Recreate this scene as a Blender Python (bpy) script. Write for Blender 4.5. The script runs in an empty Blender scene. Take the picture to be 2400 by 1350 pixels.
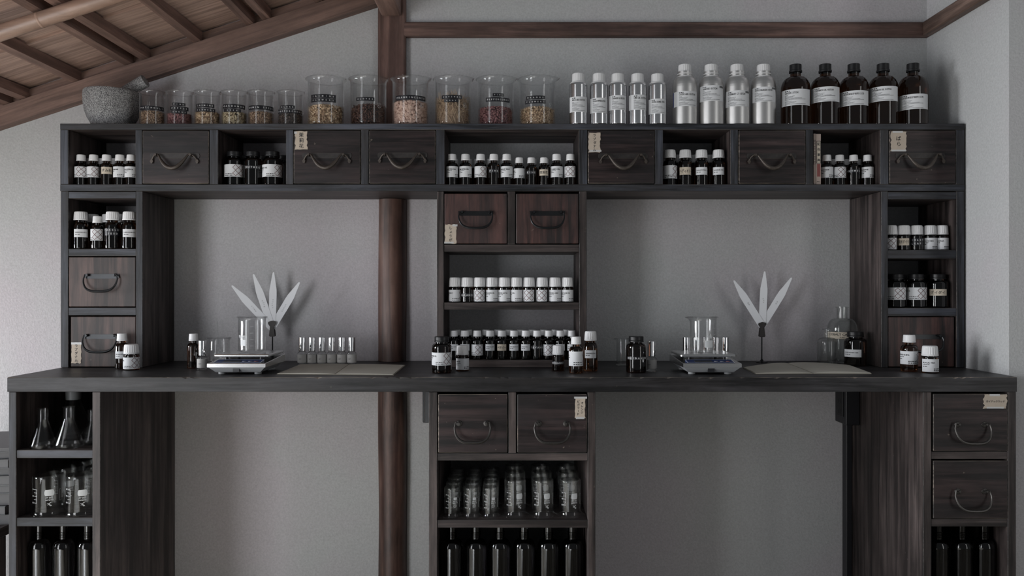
import bpy, bmesh, math, random
import numpy as np
from mathutils import Vector, Matrix

random.seed(7)
RNG = np.random.default_rng(11)
SC = bpy.context.scene
COL = SC.collection
PI = math.pi

# ------------------------------------------------------------------ camera, world, lights, exposure
F = 1910.0                       # focal length in pixels of the 2400 px wide frame
ZC = 1.0696                      # eye height
D1, D2, D3 = 2.0066, 2.2448, 2.46   # front of the lower cabinets, front of the upper cabinets, back wall
def px(x, Y): return (x - 1200.0) * Y / F
def pz(y, Y): return ZC + (675.0 - y) * Y / F

cam_d = bpy.data.cameras.new('camera'); cam = bpy.data.objects.new('camera', cam_d); COL.objects.link(cam)
cam.location = (0, 0, ZC); cam.rotation_euler = (PI / 2, 0, 0)
cam_d.sensor_width = 36.0; cam_d.lens = 36.0 * F / 2400.0; cam_d.clip_start = 0.05
SC.camera = cam

world = bpy.data.worlds.new('world'); SC.world = world; world.use_nodes = True
bg = world.node_tree.nodes['Background']
bg.inputs[0].default_value = (0.92, 0.96, 1.0, 1); bg.inputs[1].default_value = 0.185

def window_light(name, loc, target, w, h, power, color):
    d = bpy.data.lights.new(name, 'AREA'); d.shape = 'RECTANGLE'; d.size = w; d.size_y = h
    d.energy = power; d.color = color
    o = bpy.data.objects.new(name, d); COL.objects.link(o); o.location = loc
    o.rotation_euler = (Vector(target) - Vector(loc)).to_track_quat('-Z', 'Y').to_euler()
    return o
# daylight through the low openings of the room behind and beside the camera
window_light('daylight_front_opening', (-2.05, 0.0, 0.80), (0.0, 2.4, 1.15), 0.65, 1.3, 29.0, (0.95, 0.97, 1.0))
window_light('daylight_upper_opening', (-2.05, 0.0, 1.95), (0.0, 2.4, 1.2), 0.65, 0.8, 5.0, (0.95, 0.97, 1.0))
window_light('daylight_side_opening', (-5.5, 0.90, 1.50), (1.2, 2.1, 1.6), 1.6, 1.9, 340.0, (0.95, 0.97, 1.0))
window_light('daylight_far_opening', (2.6, -0.5, 1.35), (-0.3, 2.4, 1.2), 0.6, 2.4, 15.0, (0.98, 0.98, 0.97))
# added unseen spot behind the camera; its floor bounce brightens the ceiling
sp = bpy.data.lights.new('bounce_spot', 'SPOT'); sp.energy = 10500.0; sp.color = (0.90, 0.95, 1.0); sp.spot_size = math.radians(23); sp.spot_blend = 0.4
sp.shadow_soft_size = 0.05
so = bpy.data.objects.new('bounce_spot', sp); COL.objects.link(so); so.location = (-1.9, -3.9, 2.3)
so.rotation_euler = (Vector((-1.4, 0.0, 0.0)) - so.location).to_track_quat('-Z', 'Y').to_euler()

SC.view_settings.view_transform = 'Standard'; SC.view_settings.look = 'None'
SC.view_settings.gamma = 1.0; SC.view_settings.exposure = -0.22; SC.view_settings.use_curve_mapping = False
cy = SC.cycles
cy.max_bounces = 10; cy.diffuse_bounces = 3; cy.glossy_bounces = 4; cy.transmission_bounces = 8
cy.transparent_max_bounces = 40; cy.caustics_reflective = False; cy.caustics_refractive = False
cy.sample_clamp_indirect = 4.0

# ------------------------------------------------------------------ materials
MATS = {}
def new_mat(name):
    m = bpy.data.materials.new(name); m.use_nodes = True
    nt = m.node_tree; b = nt.nodes['Principled BSDF']
    MATS[name] = m
    return m, nt, b
def N(nt, t, **kw):
    n = nt.nodes.new(t)
    for k, v in kw.items(): setattr(n, k, v)
    return n
def simple(name, col, rough=0.5, metal=0.0, spec=0.5, noise=0.0, nscale=60.0, bump=0.0, coat=0.0):
    m, nt, b = new_mat(name)
    b.inputs['Base Color'].default_value = (*col, 1); b.inputs['Roughness'].default_value = rough
    b.inputs['Metallic'].default_value = metal; b.inputs['Specular IOR Level'].default_value = spec
    if coat: b.inputs['Coat Weight'].default_value = coat; b.inputs['Coat Roughness'].default_value = 0.05
    if noise or bump:
        tc = N(nt, 'ShaderNodeTexCoord'); nz = N(nt, 'ShaderNodeTexNoise'); nz.inputs['Scale'].default_value = nscale
        nz.inputs['Detail'].default_value = 4
        nt.links.new(tc.outputs['Object'], nz.inputs['Vector'])
        if noise:
            mx = N(nt, 'ShaderNodeMix', data_type='RGBA')
            mx.inputs[6].default_value = (*[c * (1 - noise) for c in col], 1)
            mx.inputs[7].default_value = (*[min(1, c * (1 + noise)) for c in col], 1)
            nt.links.new(nz.outputs['Fac'], mx.inputs[0]); nt.links.new(mx.outputs[2], b.inputs['Base Color'])
        if bump:
            bp = N(nt, 'ShaderNodeBump'); bp.inputs['Strength'].default_value = bump; bp.inputs['Distance'].default_value = 0.002
            nt.links.new(nz.outputs['Fac'], bp.inputs['Height']); nt.links.new(bp.outputs['Normal'], b.inputs['Normal'])
    return m
def wood(name, dark, light, axis, rough=0.45, spec=0.45, patch=None, grain=28.0, bump=0.25, specks=0.0, patch_amt=0.6, var=0.55):
    """stained wood: streaks stretched along one axis, broad tonal patches, optional pale specks of wear"""
    m, nt, b = new_mat(name); L = nt.links.new
    tc = N(nt, 'ShaderNodeTexCoord'); oi = N(nt, 'ShaderNodeObjectInfo')
    add = N(nt, 'ShaderNodeVectorMath', operation='ADD')
    sc = N(nt, 'ShaderNodeVectorMath', operation='SCALE'); sc.inputs[0].default_value = (7.1, 3.3, 5.7)
    L(oi.outputs['Random'], sc.inputs[3]); L(tc.outputs['Object'], add.inputs[0]); L(sc.outputs[0], add.inputs[1])
    mp = N(nt, 'ShaderNodeMapping'); s = [grain, grain, grain]; s['XYZ'.index(axis)] = grain * 0.05
    mp.inputs['Scale'].default_value = s
    L(add.outputs[0], mp.inputs['Vector'])
    n1 = N(nt, 'ShaderNodeTexNoise'); n1.inputs['Scale'].default_value = 2.2; n1.inputs['Detail'].default_value = 7
    n1.inputs['Roughness'].default_value = 0.65; n1.inputs['Distortion'].default_value = 0.4
    L(mp.outputs[0], n1.inputs['Vector'])
    r1 = N(nt, 'ShaderNodeValToRGB'); r1.color_ramp.elements[0].position = 0.40; r1.color_ramp.elements[1].position = 0.61
    r1.color_ramp.elements[0].color = (*[c * 0.75 for c in dark], 1); r1.color_ramp.elements[1].color = (*[c * 1.12 for c in light], 1)
    L(n1.outputs['Fac'], r1.inputs[0])
    out = r1.outputs[0]
    mp2 = N(nt, 'ShaderNodeMapping'); s2 = [9.0, 9.0, 9.0]; s2['XYZ'.index(axis)] = 3.0
    mp2.inputs['Scale'].default_value = s2; L(add.outputs[0], mp2.inputs['Vector'])
    n2 = N(nt, 'ShaderNodeTexNoise'); n2.inputs['Scale'].default_value = 1.6; n2.inputs['Detail'].default_value = 3
    L(mp2.outputs[0], n2.inputs['Vector'])
    r2 = N(nt, 'ShaderNodeValToRGB'); r2.color_ramp.elements[0].position = 0.42; r2.color_ramp.elements[1].position = 0.66
    r2.color_ramp.elements[1].color = (patch_amt,) * 3 + (1,)
    r2.color_ramp.elements[0].color = (0, 0, 0, 1)
    L(n2.outputs['Fac'], r2.inputs[0])
    mx = N(nt, 'ShaderNodeMix', data_type='RGBA'); L(r2.outputs[0], mx.inputs[0]); L(out, mx.inputs[6])
    mx.inputs[7].default_value = (*(patch or dark), 1); out = mx.outputs[2]
    if specks:
        n3 = N(nt, 'ShaderNodeTexNoise'); n3.inputs['Scale'].default_value = 75; n3.inputs['Detail'].default_value = 2
        L(add.outputs[0], n3.inputs['Vector'])
        r3 = N(nt, 'ShaderNodeValToRGB'); r3.color_ramp.elements[0].position = 0.73; r3.color_ramp.elements[1].position = 0.78
        r3.color_ramp.elements[1].color = (specks,) * 3 + (1,)
        L(n3.outputs['Fac'], r3.inputs[0])
        m3 = N(nt, 'ShaderNodeMix', data_type='RGBA'); L(r3.outputs[0], m3.inputs[0]); L(out, m3.inputs[6])
        m3.inputs[7].default_value = (0.16, 0.13, 0.11, 1); out = m3.outputs[2]
    n4 = N(nt, 'ShaderNodeTexNoise'); n4.inputs['Scale'].default_value = 0.9; n4.inputs['Detail'].default_value = 5; n4.inputs['Roughness'].default_value = 0.7
    L(mp2.outputs[0], n4.inputs['Vector'])
    mr = N(nt, 'ShaderNodeMapRange'); mr.inputs[1].default_value = 0.33; mr.inputs[2].default_value = 0.68; mr.inputs[3].default_value = 1 - 0.9 * var; mr.inputs[4].default_value = 1 + 1.1 * var
    L(n4.outputs['Fac'], mr.inputs[0])
    mm_ = N(nt, 'ShaderNodeMix', data_type='RGBA', blend_type='MULTIPLY'); mm_.inputs[0].default_value = 1.0
    L(out, mm_.inputs[6]); L(mr.outputs[0], mm_.inputs[7]); out = mm_.outputs[2]
    L(out, b.inputs['Base Color'])
    b.inputs['Roughness'].default_value = rough; b.inputs['Specular IOR Level'].default_value = spec
    bp = N(nt, 'ShaderNodeBump'); bp.inputs['Strength'].default_value = bump; bp.inputs['Distance'].default_value = 0.0015
    L(n1.outputs['Fac'], bp.inputs['Height']); L(bp.outputs['Normal'], b.inputs['Normal'])
    return m
def plaster(name, col):
    m, nt, b = new_mat(name); L = nt.links.new
    tc = N(nt, 'ShaderNodeTexCoord')
    n1 = N(nt, 'ShaderNodeTexNoise'); n1.inputs['Scale'].default_value = 170; n1.inputs['Detail'].default_value = 6; n1.inputs['Roughness'].default_value = 0.7
    n2 = N(nt, 'ShaderNodeTexNoise'); n2.inputs['Scale'].default_value = 2.2; n2.inputs['Detail'].default_value = 4
    L(tc.outputs['Object'], n1.inputs['Vector']); L(tc.outputs['Object'], n2.inputs['Vector'])
    r1 = N(nt, 'ShaderNodeValToRGB'); r1.color_ramp.elements[0].position = 0.3; r1.color_ramp.elements[1].position = 0.7
    r1.color_ramp.elements[0].color = (*[c * 0.86 for c in col], 1); r1.color_ramp.elements[1].color = (*[c * 1.1 for c in col], 1)
    L(n1.outputs['Fac'], r1.inputs[0])
    r2 = N(nt, 'ShaderNodeValToRGB'); r2.color_ramp.elements[0].position = 0.4; r2.color_ramp.elements[1].position = 0.62
    r2.color_ramp.elements[0].color = (0.97, 1.0, 0.99, 1); r2.color_ramp.elements[1].color = (1.0, 0.96, 0.99, 1)
    L(n2.outputs['Fac'], r2.inputs[0])
    mx = N(nt, 'ShaderNodeMix', data_type='RGBA', blend_type='MULTIPLY'); mx.inputs[0].default_value = 1.0
    L(r1.outputs[0], mx.inputs[6]); L(r2.outputs[0], mx.inputs[7]); L(mx.outputs[2], b.inputs['Base Color'])
    b.inputs['Roughness'].default_value = 0.95; b.inputs['Specular IOR Level'].default_value = 0.1
    bp = N(nt, 'ShaderNodeBump'); bp.inputs['Strength'].default_value = 0.55; bp.inputs['Distance'].default_value = 0.003
    L(n1.outputs['Fac'], bp.inputs['Height']); L(bp.outputs['Normal'], b.inputs['Normal'])
    return m
def clear_glass(name, tint, rough=0.0):
    """clear glass: mostly let straight through face-on, refracting more and more towards the edges"""
    m, nt, b = new_mat(name); L = nt.links.new
    nt.nodes.remove(b); out = nt.nodes['Material Output']
    lw = N(nt, 'ShaderNodeLayerWeight'); lw.inputs['Blend'].default_value = 0.5
    pw = N(nt, 'ShaderNodeMath', operation='POWER'); pw.inputs[1].default_value = 3.2; L(lw.outputs['Facing'], pw.inputs[0])
    ma = N(nt, 'ShaderNodeMath', operation='MULTIPLY_ADD'); ma.inputs[1].default_value = 0.92; ma.inputs[2].default_value = 0.06; L(pw.outputs[0], ma.inputs[0])
    tr = N(nt, 'ShaderNodeBsdfTransparent'); tr.inputs[0].default_value = (*tint, 1)
    gs = N(nt, 'ShaderNodeBsdfGlass'); gs.inputs['Color'].default_value = (*tint, 1); gs.inputs['IOR'].default_value = 1.47; gs.inputs['Roughness'].default_value = rough
    gl = N(nt, 'ShaderNodeBsdfGlossy'); gl.inputs['Roughness'].default_value = 0.02
    m1 = N(nt, 'ShaderNodeMixShader'); m1.inputs[0].default_value = 0.028; L(tr.outputs[0], m1.inputs[1]); L(gl.outputs[0], m1.inputs[2])
    m2 = N(nt, 'ShaderNodeMixShader'); L(ma.outputs[0], m2.inputs[0]); L(m1.outputs[0], m2.inputs[1]); L(gs.outputs[0], m2.inputs[2])
    L(m2.outputs[0], out.inputs['Surface'])
    return m
def amber(name, col, rough=0.02):
    m, nt, b = new_mat(name)
    b.inputs['Base Color'].default_value = (*col, 1); b.inputs['Roughness'].default_value = rough
    b.inputs['Transmission Weight'].default_value = 1.0; b.inputs['IOR'].default_value = 1.48
    return m

plaster('plaster', (0.525, 0.515, 0.525))
FD, FL = (0.009, 0.010, 0.0125), (0.046, 0.050, 0.063)  # window sheen of the board fronts is mixed into this blue-grey
for ax in 'XYZ':
    wood('frame_wood_' + ax, FD, FL, ax, rough=0.5, spec=0.35, patch=(0.030, 0.027, 0.027))
    wood('panel_wood_' + ax, (0.019, 0.0150, 0.0147), (0.078, 0.062, 0.059), ax, rough=0.5, spec=0.35, patch=(0.030, 0.022, 0.021), grain=20, specks=0.25)
wood('counter_wood', (0.010, 0.010, 0.011), (0.034, 0.033, 0.036), 'X', rough=0.45, spec=0.3, patch=(0.028, 0.025, 0.025), specks=0.3)
wood('worn_edge', (0.05, 0.045, 0.04), (0.24, 0.20, 0.17), 'X', rough=0.7, grain=60, patch=(0.03, 0.03, 0.03), patch_amt=1.0)
wood('board_edge_highlight', (0.018, 0.018, 0.019), (0.085, 0.076, 0.072), 'X', rough=0.6, grain=50, patch=(0.02, 0.02, 0.02), patch_amt=1.0)  # pale bevel colour with the thin edge highlights painted in
wood('drawer_dark', (0.0105, 0.0073, 0.0076), (0.034, 0.0225, 0.0222), 'X', rough=0.45, spec=0.3, patch=(0.018, 0.016, 0.017), specks=0.8)
wood('drawer_brown', (0.022, 0.014, 0.0125), (0.078, 0.048, 0.042), 'Z', rough=0.5, patch=(0.016, 0.0135, 0.014), grain=22, specks=0.25, patch_amt=0.75)
wood('drawer_red', (0.017, 0.0105, 0.0105), (0.082, 0.038, 0.033), 'Z', rough=0.5, patch=(0.018, 0.014, 0.014), grain=22, specks=0.4, patch_amt=0.8)
wood('post_wood', (0.100, 0.056, 0.046), (0.165, 0.098, 0.082), 'Z', rough=0.55, patch=(0.105, 0.055, 0.046), grain=18)
wood('log_wood', (0.060, 0.031, 0.025), (0.135, 0.080, 0.063), 'Z', rough=0.5, patch=(0.070, 0.030, 0.024), grain=14)
wood('rail_wood', (0.080, 0.047, 0.040), (0.140, 0.084, 0.070), 'X', rough=0.55, patch=(0.075, 0.042, 0.034), grain=18)
wood('rail_wood_side', (0.11, 0.070, 0.055), (0.20, 0.135, 0.108), 'Y', rough=0.55, grain=18)
wood('rafter_wood', (0.21, 0.133, 0.111), (0.28, 0.180, 0.150), 'Y', rough=0.6, grain=26, var=0.25, bump=0.1)
wood('plank_wood', (0.43, 0.297, 0.248), (0.51, 0.360, 0.303), 'X', rough=0.6, patch=(0.44, 0.305, 0.258), grain=34, var=0.12, bump=0.08, patch_amt=0.4)
wood('beam_wood', (0.17, 0.108, 0.089), (0.225, 0.143, 0.118), 'X', rough=0.6, grain=26, var=0.25, bump=0.1)
wood('bamboo', (0.33, 0.215, 0.165), (0.38, 0.255, 0.200), 'X', rough=0.38, grain=16, var=0.15, bump=0.03)
wood('floor_wood', (0.30, 0.27, 0.22), (0.38, 0.345, 0.29), 'Y', rough=0.5)
simple('iron', (0.060, 0.056, 0.053), 0.42, 0.75, noise=0.35, nscale=150, bump=0.2)
simple('iron_black', (0.020, 0.021, 0.023), 0.32, 0.6, noise=0.2, nscale=120)
simple('iron_worn', (0.075, 0.062, 0.054), 0.48, 0.55, noise=0.4, nscale=170, bump=0.3)
simple('plate_dark', (0.032, 0.028, 0.027), 0.5, 0.3, noise=0.6, nscale=110)
simple('paper_note', (0.47, 0.40, 0.33), 0.9, noise=0.14, nscale=45, bump=0.35)
simple('paper_white', (0.66, 0.67, 0.69), 0.75, spec=0.3)
simple('paper_cream', (0.58, 0.51, 0.42), 0.8, spec=0.3, noise=0.06, nscale=60)
simple('paper_card', (0.84, 0.85, 0.88), 0.85)
simple('tape', (0.50, 0.50, 0.50), 0.35)
simple('ink', (0.02, 0.02, 0.022), 0.7)
simple('ink_grey', (0.10, 0.10, 0.105), 0.7)
simple('ink_red', (0.13, 0.050, 0.055), 0.7)
simple('ink_blue', (0.035, 0.05, 0.17), 0.6)
simple('print_white', (0.62, 0.64, 0.66), 0.6)
simple('emboss_white', (0.50, 0.50, 0.51), 0.6)
simple('tape_black', (0.010, 0.010, 0.013), 0.3)
simple('cap_white', (0.70, 0.70, 0.71), 0.45, spec=0.4)
simple('cap_black', (0.008, 0.008, 0.009), 0.38, spec=0.35)
simple('alu_fine', (0.64, 0.64, 0.65), 0.21, 1.0, noise=0.05, nscale=25)
simple('alu_matte', (0.62, 0.61, 0.60), 0.40, 1.0, noise=0.06, nscale=90)
simple('chrome', (0.80, 0.80, 0.81), 0.06, 1.0)
simple('steel', (0.62, 0.62, 0.62), 0.22, 1.0)
simple('plastic_grey', (0.36, 0.37, 0.38), 0.45)
simple('panel_blue', (0.035, 0.055, 0.15), 0.35)
simple('lcd', (0.060, 0.065, 0.070), 0.2)
simple('button_grey', (0.20, 0.21, 0.26), 0.5)
simple('button_red', (0.22, 0.10, 0.11), 0.5)
simple('dark_box', (0.012, 0.012, 0.015), 0.38)
simple('page', (0.48, 0.455, 0.40), 0.9, noise=0.05, nscale=20)
simple('cover', (0.30, 0.28, 0.23), 0.9)
simple('spine_cream', (0.42, 0.34, 0.30), 0.8)
simple('spine_grey', (0.24, 0.20, 0.19), 0.8)
simple('spine_red', (0.24, 0.075, 0.070), 0.8)
simple('mag_pale', (0.10, 0.10, 0.105), 0.6)
simple('mag_dark', (0.03, 0.035, 0.04), 0.5)
def granite():
    m, nt, b = new_mat('granite'); L = nt.links.new
    tc = N(nt, 'ShaderNodeTexCoord'); v = N(nt, 'ShaderNodeTexVoronoi'); v.inputs['Scale'].default_value = 800
    n = N(nt, 'ShaderNodeTexNoise'); n.inputs['Scale'].default_value = 650; n.inputs['Detail'].default_value = 3
    L(tc.outputs['Object'], v.inputs['Vector']); L(tc.outputs['Object'], n.inputs['Vector'])
    mi = N(nt, 'ShaderNodeMix', data_type='RGBA'); mi.inputs[0].default_value = 0.5
    L(v.outputs['Color'], mi.inputs[6]); L(n.outputs['Fac'], mi.inputs[7])
    bw = N(nt, 'ShaderNodeRGBToBW'); L(mi.outputs[2], bw.inputs[0])
    r = N(nt, 'ShaderNodeValToRGB'); e = r.color_ramp.elements
    e[0].position = 0.34; e[0].color = (0.04, 0.04, 0.045, 1); e[1].position = 0.62; e[1].color = (0.42, 0.42, 0.42, 1)
    k = e.new(0.48); k.color = (0.17, 0.17, 0.175, 1)
    L(bw.outputs[0], r.inputs[0]); L(r.outputs[0], b.inputs['Base Color']); b.inputs['Roughness'].default_value = 0.85
    bp = N(nt, 'ShaderNodeBump'); bp.inputs['Strength'].default_value = 0.5; bp.inputs['Distance'].default_value = 0.002
    L(bw.outputs[0], bp.inputs['Height']); L(bp.outputs['Normal'], b.inputs['Normal'])
granite()
clear_glass('glass', (0.985, 0.988, 0.988))
clear_glass('glass_old', (0.95, 0.958, 0.952), rough=0.04)
amber('amber', (0.10, 0.038, 0.016))
amber('amber_dark', (0.035, 0.016, 0.010))
amber('amber_light', (0.30, 0.125, 0.055))
amber('flask_black', (0.018, 0.017, 0.019))
simple('heap_core', (0.045, 0.033, 0.026), 0.9)
for nm, c in dict(pepper_pink_a=(0.26, 0.120, 0.120), pepper_pink_b=(0.17, 0.070, 0.075), petal_a=(0.700, 0.532, 0.364), petal_b=(0.420, 0.280, 0.182),
                  pod_a=(0.504, 0.420, 0.280), pod_b=(0.280, 0.210, 0.126), seed_a=(0.504, 0.350, 0.238), seed_b=(0.238, 0.154, 0.105), corn_a=(0.049, 0.036, 0.031),
                  corn_b=(0.105, 0.077, 0.063), clove_a=(0.105, 0.049, 0.035), clove_b=(0.042, 0.022, 0.018), resin_a=(0.658, 0.462, 0.378),
                  resin_b=(0.476, 0.308, 0.252), straw_a=(0.588, 0.434, 0.294), straw_b=(0.308, 0.210, 0.140)).items():
    simple(nm, c, 0.75)

# ------------------------------------------------------------------ mesh helpers
class MB:
    """collects faces with a material slot each and links them as ONE mesh object"""
    def __init__(s): s.v = []; s.f = []; s.mi = []; s.sm = []
    def add(s, verts, faces, mi=0, smooth=False):
        o = len(s.v); s.v += [tuple(map(float, q)) for q in verts]
        for f in faces: s.f.append(tuple(int(i) + o for i in f)); s.mi.append(mi); s.sm.append(smooth)
        return s
    def box(s, x0, x1, y0, y1, z0, z1, mi=0, bevel=0.0, bmi=None, fmi=None):
        if bevel <= 0:
            v = [(x, y, z) for z in (z0, z1) for y in (y0, y1) for x in (x0, x1)]
            return s.add(v, [(0, 2, 3, 1), (4, 5, 7, 6), (0, 1, 5, 4), (2, 6, 7, 3), (0, 4, 6, 2), (1, 3, 7, 5)], mi)
        b = min(bevel, (x1 - x0) / 3, (y1 - y0) / 3, (z1 - z0) / 3); bmi = mi if bmi is None else bmi
        c = ((x0 + x1) / 2, (y0 + y1) / 2, (z0 + z1) / 2); h = ((x1 - x0) / 2, (y1 - y0) / 2, (z1 - z0) / 2)
        idx = {}; v = []
        for sx in (-1, 1):
            for sy in (-1, 1):
                for sz in (-1, 1):
                    for a in range(3):
                        sg = (sx, sy, sz); p = [c[i] + sg[i] * (h[i] - (0 if i == a else b)) for i in range(3)]
                        idx[(sx, sy, sz, a)] = len(v); v.append(p)
        faces = []; mis = []
        def q(l, m):
            pts = [Vector(v[i]) for i in l]; n = (pts[1] - pts[0]).cross(pts[2] - pts[0]); cen = sum(pts, Vector()) / len(pts) - Vector(c)
            faces.append(l if n.dot(cen) > 0 else l[::-1]); mis.append(m)
        for a in range(3):
            o1, o2 = [i for i in range(3) if i != a]
            for sg in (-1, 1):
                l = []
                for s1, s2 in ((-1, -1), (1, -1), (1, 1), (-1, 1)):
                    k = [0, 0, 0]; k[a] = sg; k[o1] = s1; k[o2] = s2; l.append(idx[(*k, a)])
                q(l, fmi if (fmi is not None and a == 1 and sg < 0) else mi)
            for s1 in (-1, 1):
                for s2 in (-1, 1):
                    l = []
                    for sa, face in ((-1, o1), (1, o1), (1, o2), (-1, o2)):
                        k = [0, 0, 0]; k[a] = sa; k[o1] = s1; k[o2] = s2; l.append(idx[(*k, face)])
                    q(l, bmi)
        for sx in (-1, 1):
            for sy in (-1, 1):
                for sz in (-1, 1): q([idx[(sx, sy, sz, a)] for a in range(3)], bmi)
        o = len(s.v); s.v += [tuple(p) for p in v]
        for f, m in zip(faces, mis): s.f.append(tuple(i + o for i in f)); s.mi.append(m); s.sm.append(False)
        return s
    def lathe(s, prof, n=24, mi=0, warp=None, center=(0, 0, 0), smooth=True):
        pr = [prof[0]]
        for (r0, z0), (r1, z1) in zip(prof[:-1], prof[1:]):      # support rings keep the shading of long runs true
            l = math.hypot(r1 - r0, z1 - z0)
            if l > 0.006 and r0 > 0 and r1 > 0:
                for t in (0.0010 / l, 1 - 0.0010 / l): pr.append((r0 + (r1 - r0) * t, z0 + (z1 - z0) * t))
            elif l > 0.004 and (r0 > 0) != (r1 > 0):
                t = 0.0008 / l; t = 1 - t if r0 == 0 else t; pr.append((r0 + (r1 - r0) * t, z0 + (z1 - z0) * t))
            pr.append((r1, z1))
        prof = pr
        """prof: list of (r, z); r == 0 closes to a point; a repeated pair makes a crease"""
        rings = []; cx, cy_, cz = center; v = []; f = []
        for r, z in prof:
            if r <= 1e-7: rings.append([len(v)]); v.append((cx, cy_, cz + z)); continue
            ring = []
            for k in range(n):
                a = 2 * PI * k / n; rr, zz = (r, z) if warp is None else warp(r, z, a, k)
                ring.append(len(v)); v.append((cx + rr * math.sin(a), cy_ - rr * math.cos(a), cz + zz))
            rings.append(ring)
        for A, B in zip(rings[:-1], rings[1:]):
            if len(A) == 1 and len(B) == 1: continue
            for k in range(n):
                k2 = (k + 1) % n
                if len(A) == 1: f.append((A[0], B[k2], B[k]))
                elif len(B) == 1: f.append((A[k], A[k2], B[0]))
                else: f.append((A[k], A[k2], B[k2], B[k]))
        return s.add(v, f, mi, smooth)
    def tube(s, pts, rad, n=8, mi=0, caps=True, flat=1.0):
        pts = [Vector(p) for p in pts]; m = len(pts); v = []; f = []
        up = Vector((0, 0, 1)); prev = None
        for i, p in enumerate(pts):
            t = (pts[min(i + 1, m - 1)] - pts[max(i - 1, 0)]).normalized()
            if prev is None:
                a = up if abs(t.dot(up)) < 0.9 else Vector((0, 1, 0)); nrm = (a - t * a.dot(t)).normalized()
            else: nrm = (prev - t * prev.dot(t)).normalized()
            prev = nrm; bn = t.cross(nrm); r = rad(i / (m - 1)) if callable(rad) else rad
            for k in range(n):
                a = 2 * PI * k / n; v.append(p + nrm * (r * math.cos(a)) + bn * (r * flat * math.sin(a)))
        for i in range(m - 1):
            for k in range(n):
                k2 = (k + 1) % n; f.append((i * n + k, i * n + k2, (i + 1) * n + k2, (i + 1) * n + k))
        if caps: f.append(tuple(range(n))[::-1]); f.append(tuple((m - 1) * n + k for k in range(n)))
        return s.add(v, f, mi, True)
    def prism(s, outline, y0, y1, mi=0):
        """outline in (x, z), extruded from y0 (front) to y1"""
        n = len(outline); v = [(x, y0, z) for x, z in outline] + [(x, y1, z) for x, z in outline]
        f = [tuple(range(n)), tuple(range(2 * n - 1, n - 1, -1))] + [((k + 1) % n, k, n + k, n + (k + 1) % n) for k in range(n)]
        return s.add(v, f, mi)
    def shift(s, d):
        s.v = [(a + d[0], b + d[1], c + d[2]) for a, b, c in s.v]; return s
    def mesh(s, name, mats, angle=40):
        me = bpy.data.meshes.new(name); me.from_pydata(s.v, [], s.f)
        for m in mats: me.materials.append(MATS[m])
        me.polygons.foreach_set('material_index', s.mi); me.polygons.foreach_set('use_smooth', s.sm)
        if any(s.sm): me.set_sharp_from_angle(angle=math.radians(angle))
        me.update(); return me

def obj(name, me, parent=None, loc=(0, 0, 0), rot=(0, 0, 0)):
    o = bpy.data.objects.new(name, me); COL.objects.link(o); o.parent = parent
    o.location = loc; o.rotation_euler = rot
    return o
def tag(o, label=None, cat=None, group=None, kind=None):
    for k, v in (('label', label), ('category', cat), ('group', group), ('kind', kind)):
        if v: o[k] = v
    return o
def thing(name, label, cat, loc, rotz=0.0, group=None):
    o = bpy.data.objects.new(name, None); COL.objects.link(o); o.empty_display_size = 0.02
    o.location = loc; o.rotation_euler = (0, 0, rotz)
    return tag(o, label, cat, group)
def copy_tree(o, parent=None):
    c = o.copy(); COL.objects.link(c); c.parent = parent
    for ch in list(o.children): copy_tree(ch, c)
    return c

TEXTS = {}
def text2d(body, size=1.0, bold=0.0, res=2):
    """flat outline of a word as (verts, faces), centred on x, sitting on the baseline middle"""
    key = (body, bold, res)
    if key not in TEXTS:
        cu = bpy.data.curves.new('lettering', 'FONT'); cu.body = body; cu.size = 1.0; cu.resolution_u = res; cu.offset = bold
        ob = bpy.data.objects.new('lettering', cu); COL.objects.link(ob)
        bpy.context.view_layer.update()
        me = bpy.data.meshes.new_from_object(ob.evaluated_get(bpy.context.evaluated_depsgraph_get()))
        vs = np.array([v.co[:2] for v in me.vertices]) if len(me.vertices) else np.zeros((0, 2))
        fs = [tuple(p.vertices) for p in me.polygons]
        bpy.data.meshes.remove(me); bpy.data.objects.remove(ob); bpy.data.curves.remove(cu)
        if len(vs): vs = vs - (vs.max(0) + vs.min(0)) / 2
        TEXTS[key] = (vs, fs)
    vs, fs = TEXTS[key]
    return vs * size, fs

# flat artwork in (u, v): list of (verts2d, faces, slot)
def art_text(body, u, v, size, slot=1, align=0, bold=0.02, width=None, stretch=1.0):
    vs, fs = text2d(body, size, bold)
    if not len(vs): return (vs, fs, slot)
    vs = vs.copy(); vs[:, 0] *= stretch; w = vs[:, 0].max() - vs[:, 0].min()
    if width: vs[:, 0] *= width / max(w, 1e-6); w = width
    vs[:, 0] += u + (w / 2 if align < 0 else -w / 2 if align > 0 else 0); vs[:, 1] += v
    return (vs, fs, slot)
def art_rect(u0, u1, v0, v1, slot=1, cut=1):
    us = np.linspace(u0, u1, cut + 1); vs = [(u, v) for u in us for v in (v0, v1)]
    return (np.array(vs), [(2 * i, 2 * i + 2, 2 * i + 3, 2 * i + 1) for i in range(cut)], slot)
def art_line(a, b, w, slot=1, cut=4):
    a = np.array(a, float); b = np.array(b, float); d = b - a; n = np.array((-d[1], d[0])) / (np.hypot(*d) + 1e-9) * w / 2
    vs = [a + d * (i / cut) + sg * n for i in range(cut + 1) for sg in (-1, 1)]
    return (np.array(vs), [(2 * i, 2 * i + 2, 2 * i + 3, 2 * i + 1) for i in range(cut)], slot)
def art_dashes(u, v, w, h, slot=1, seed=0):
    """a line of print too small to read"""
    r = random.Random(seed); out = []; x = u
    while x < u + w:
        l = min(r.uniform(1.0, 3.2) * h, u + w - x); out.append(art_rect(x, x + l, v - h / 2, v + h / 2, slot)); x += l + h * 0.7
    return out
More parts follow.
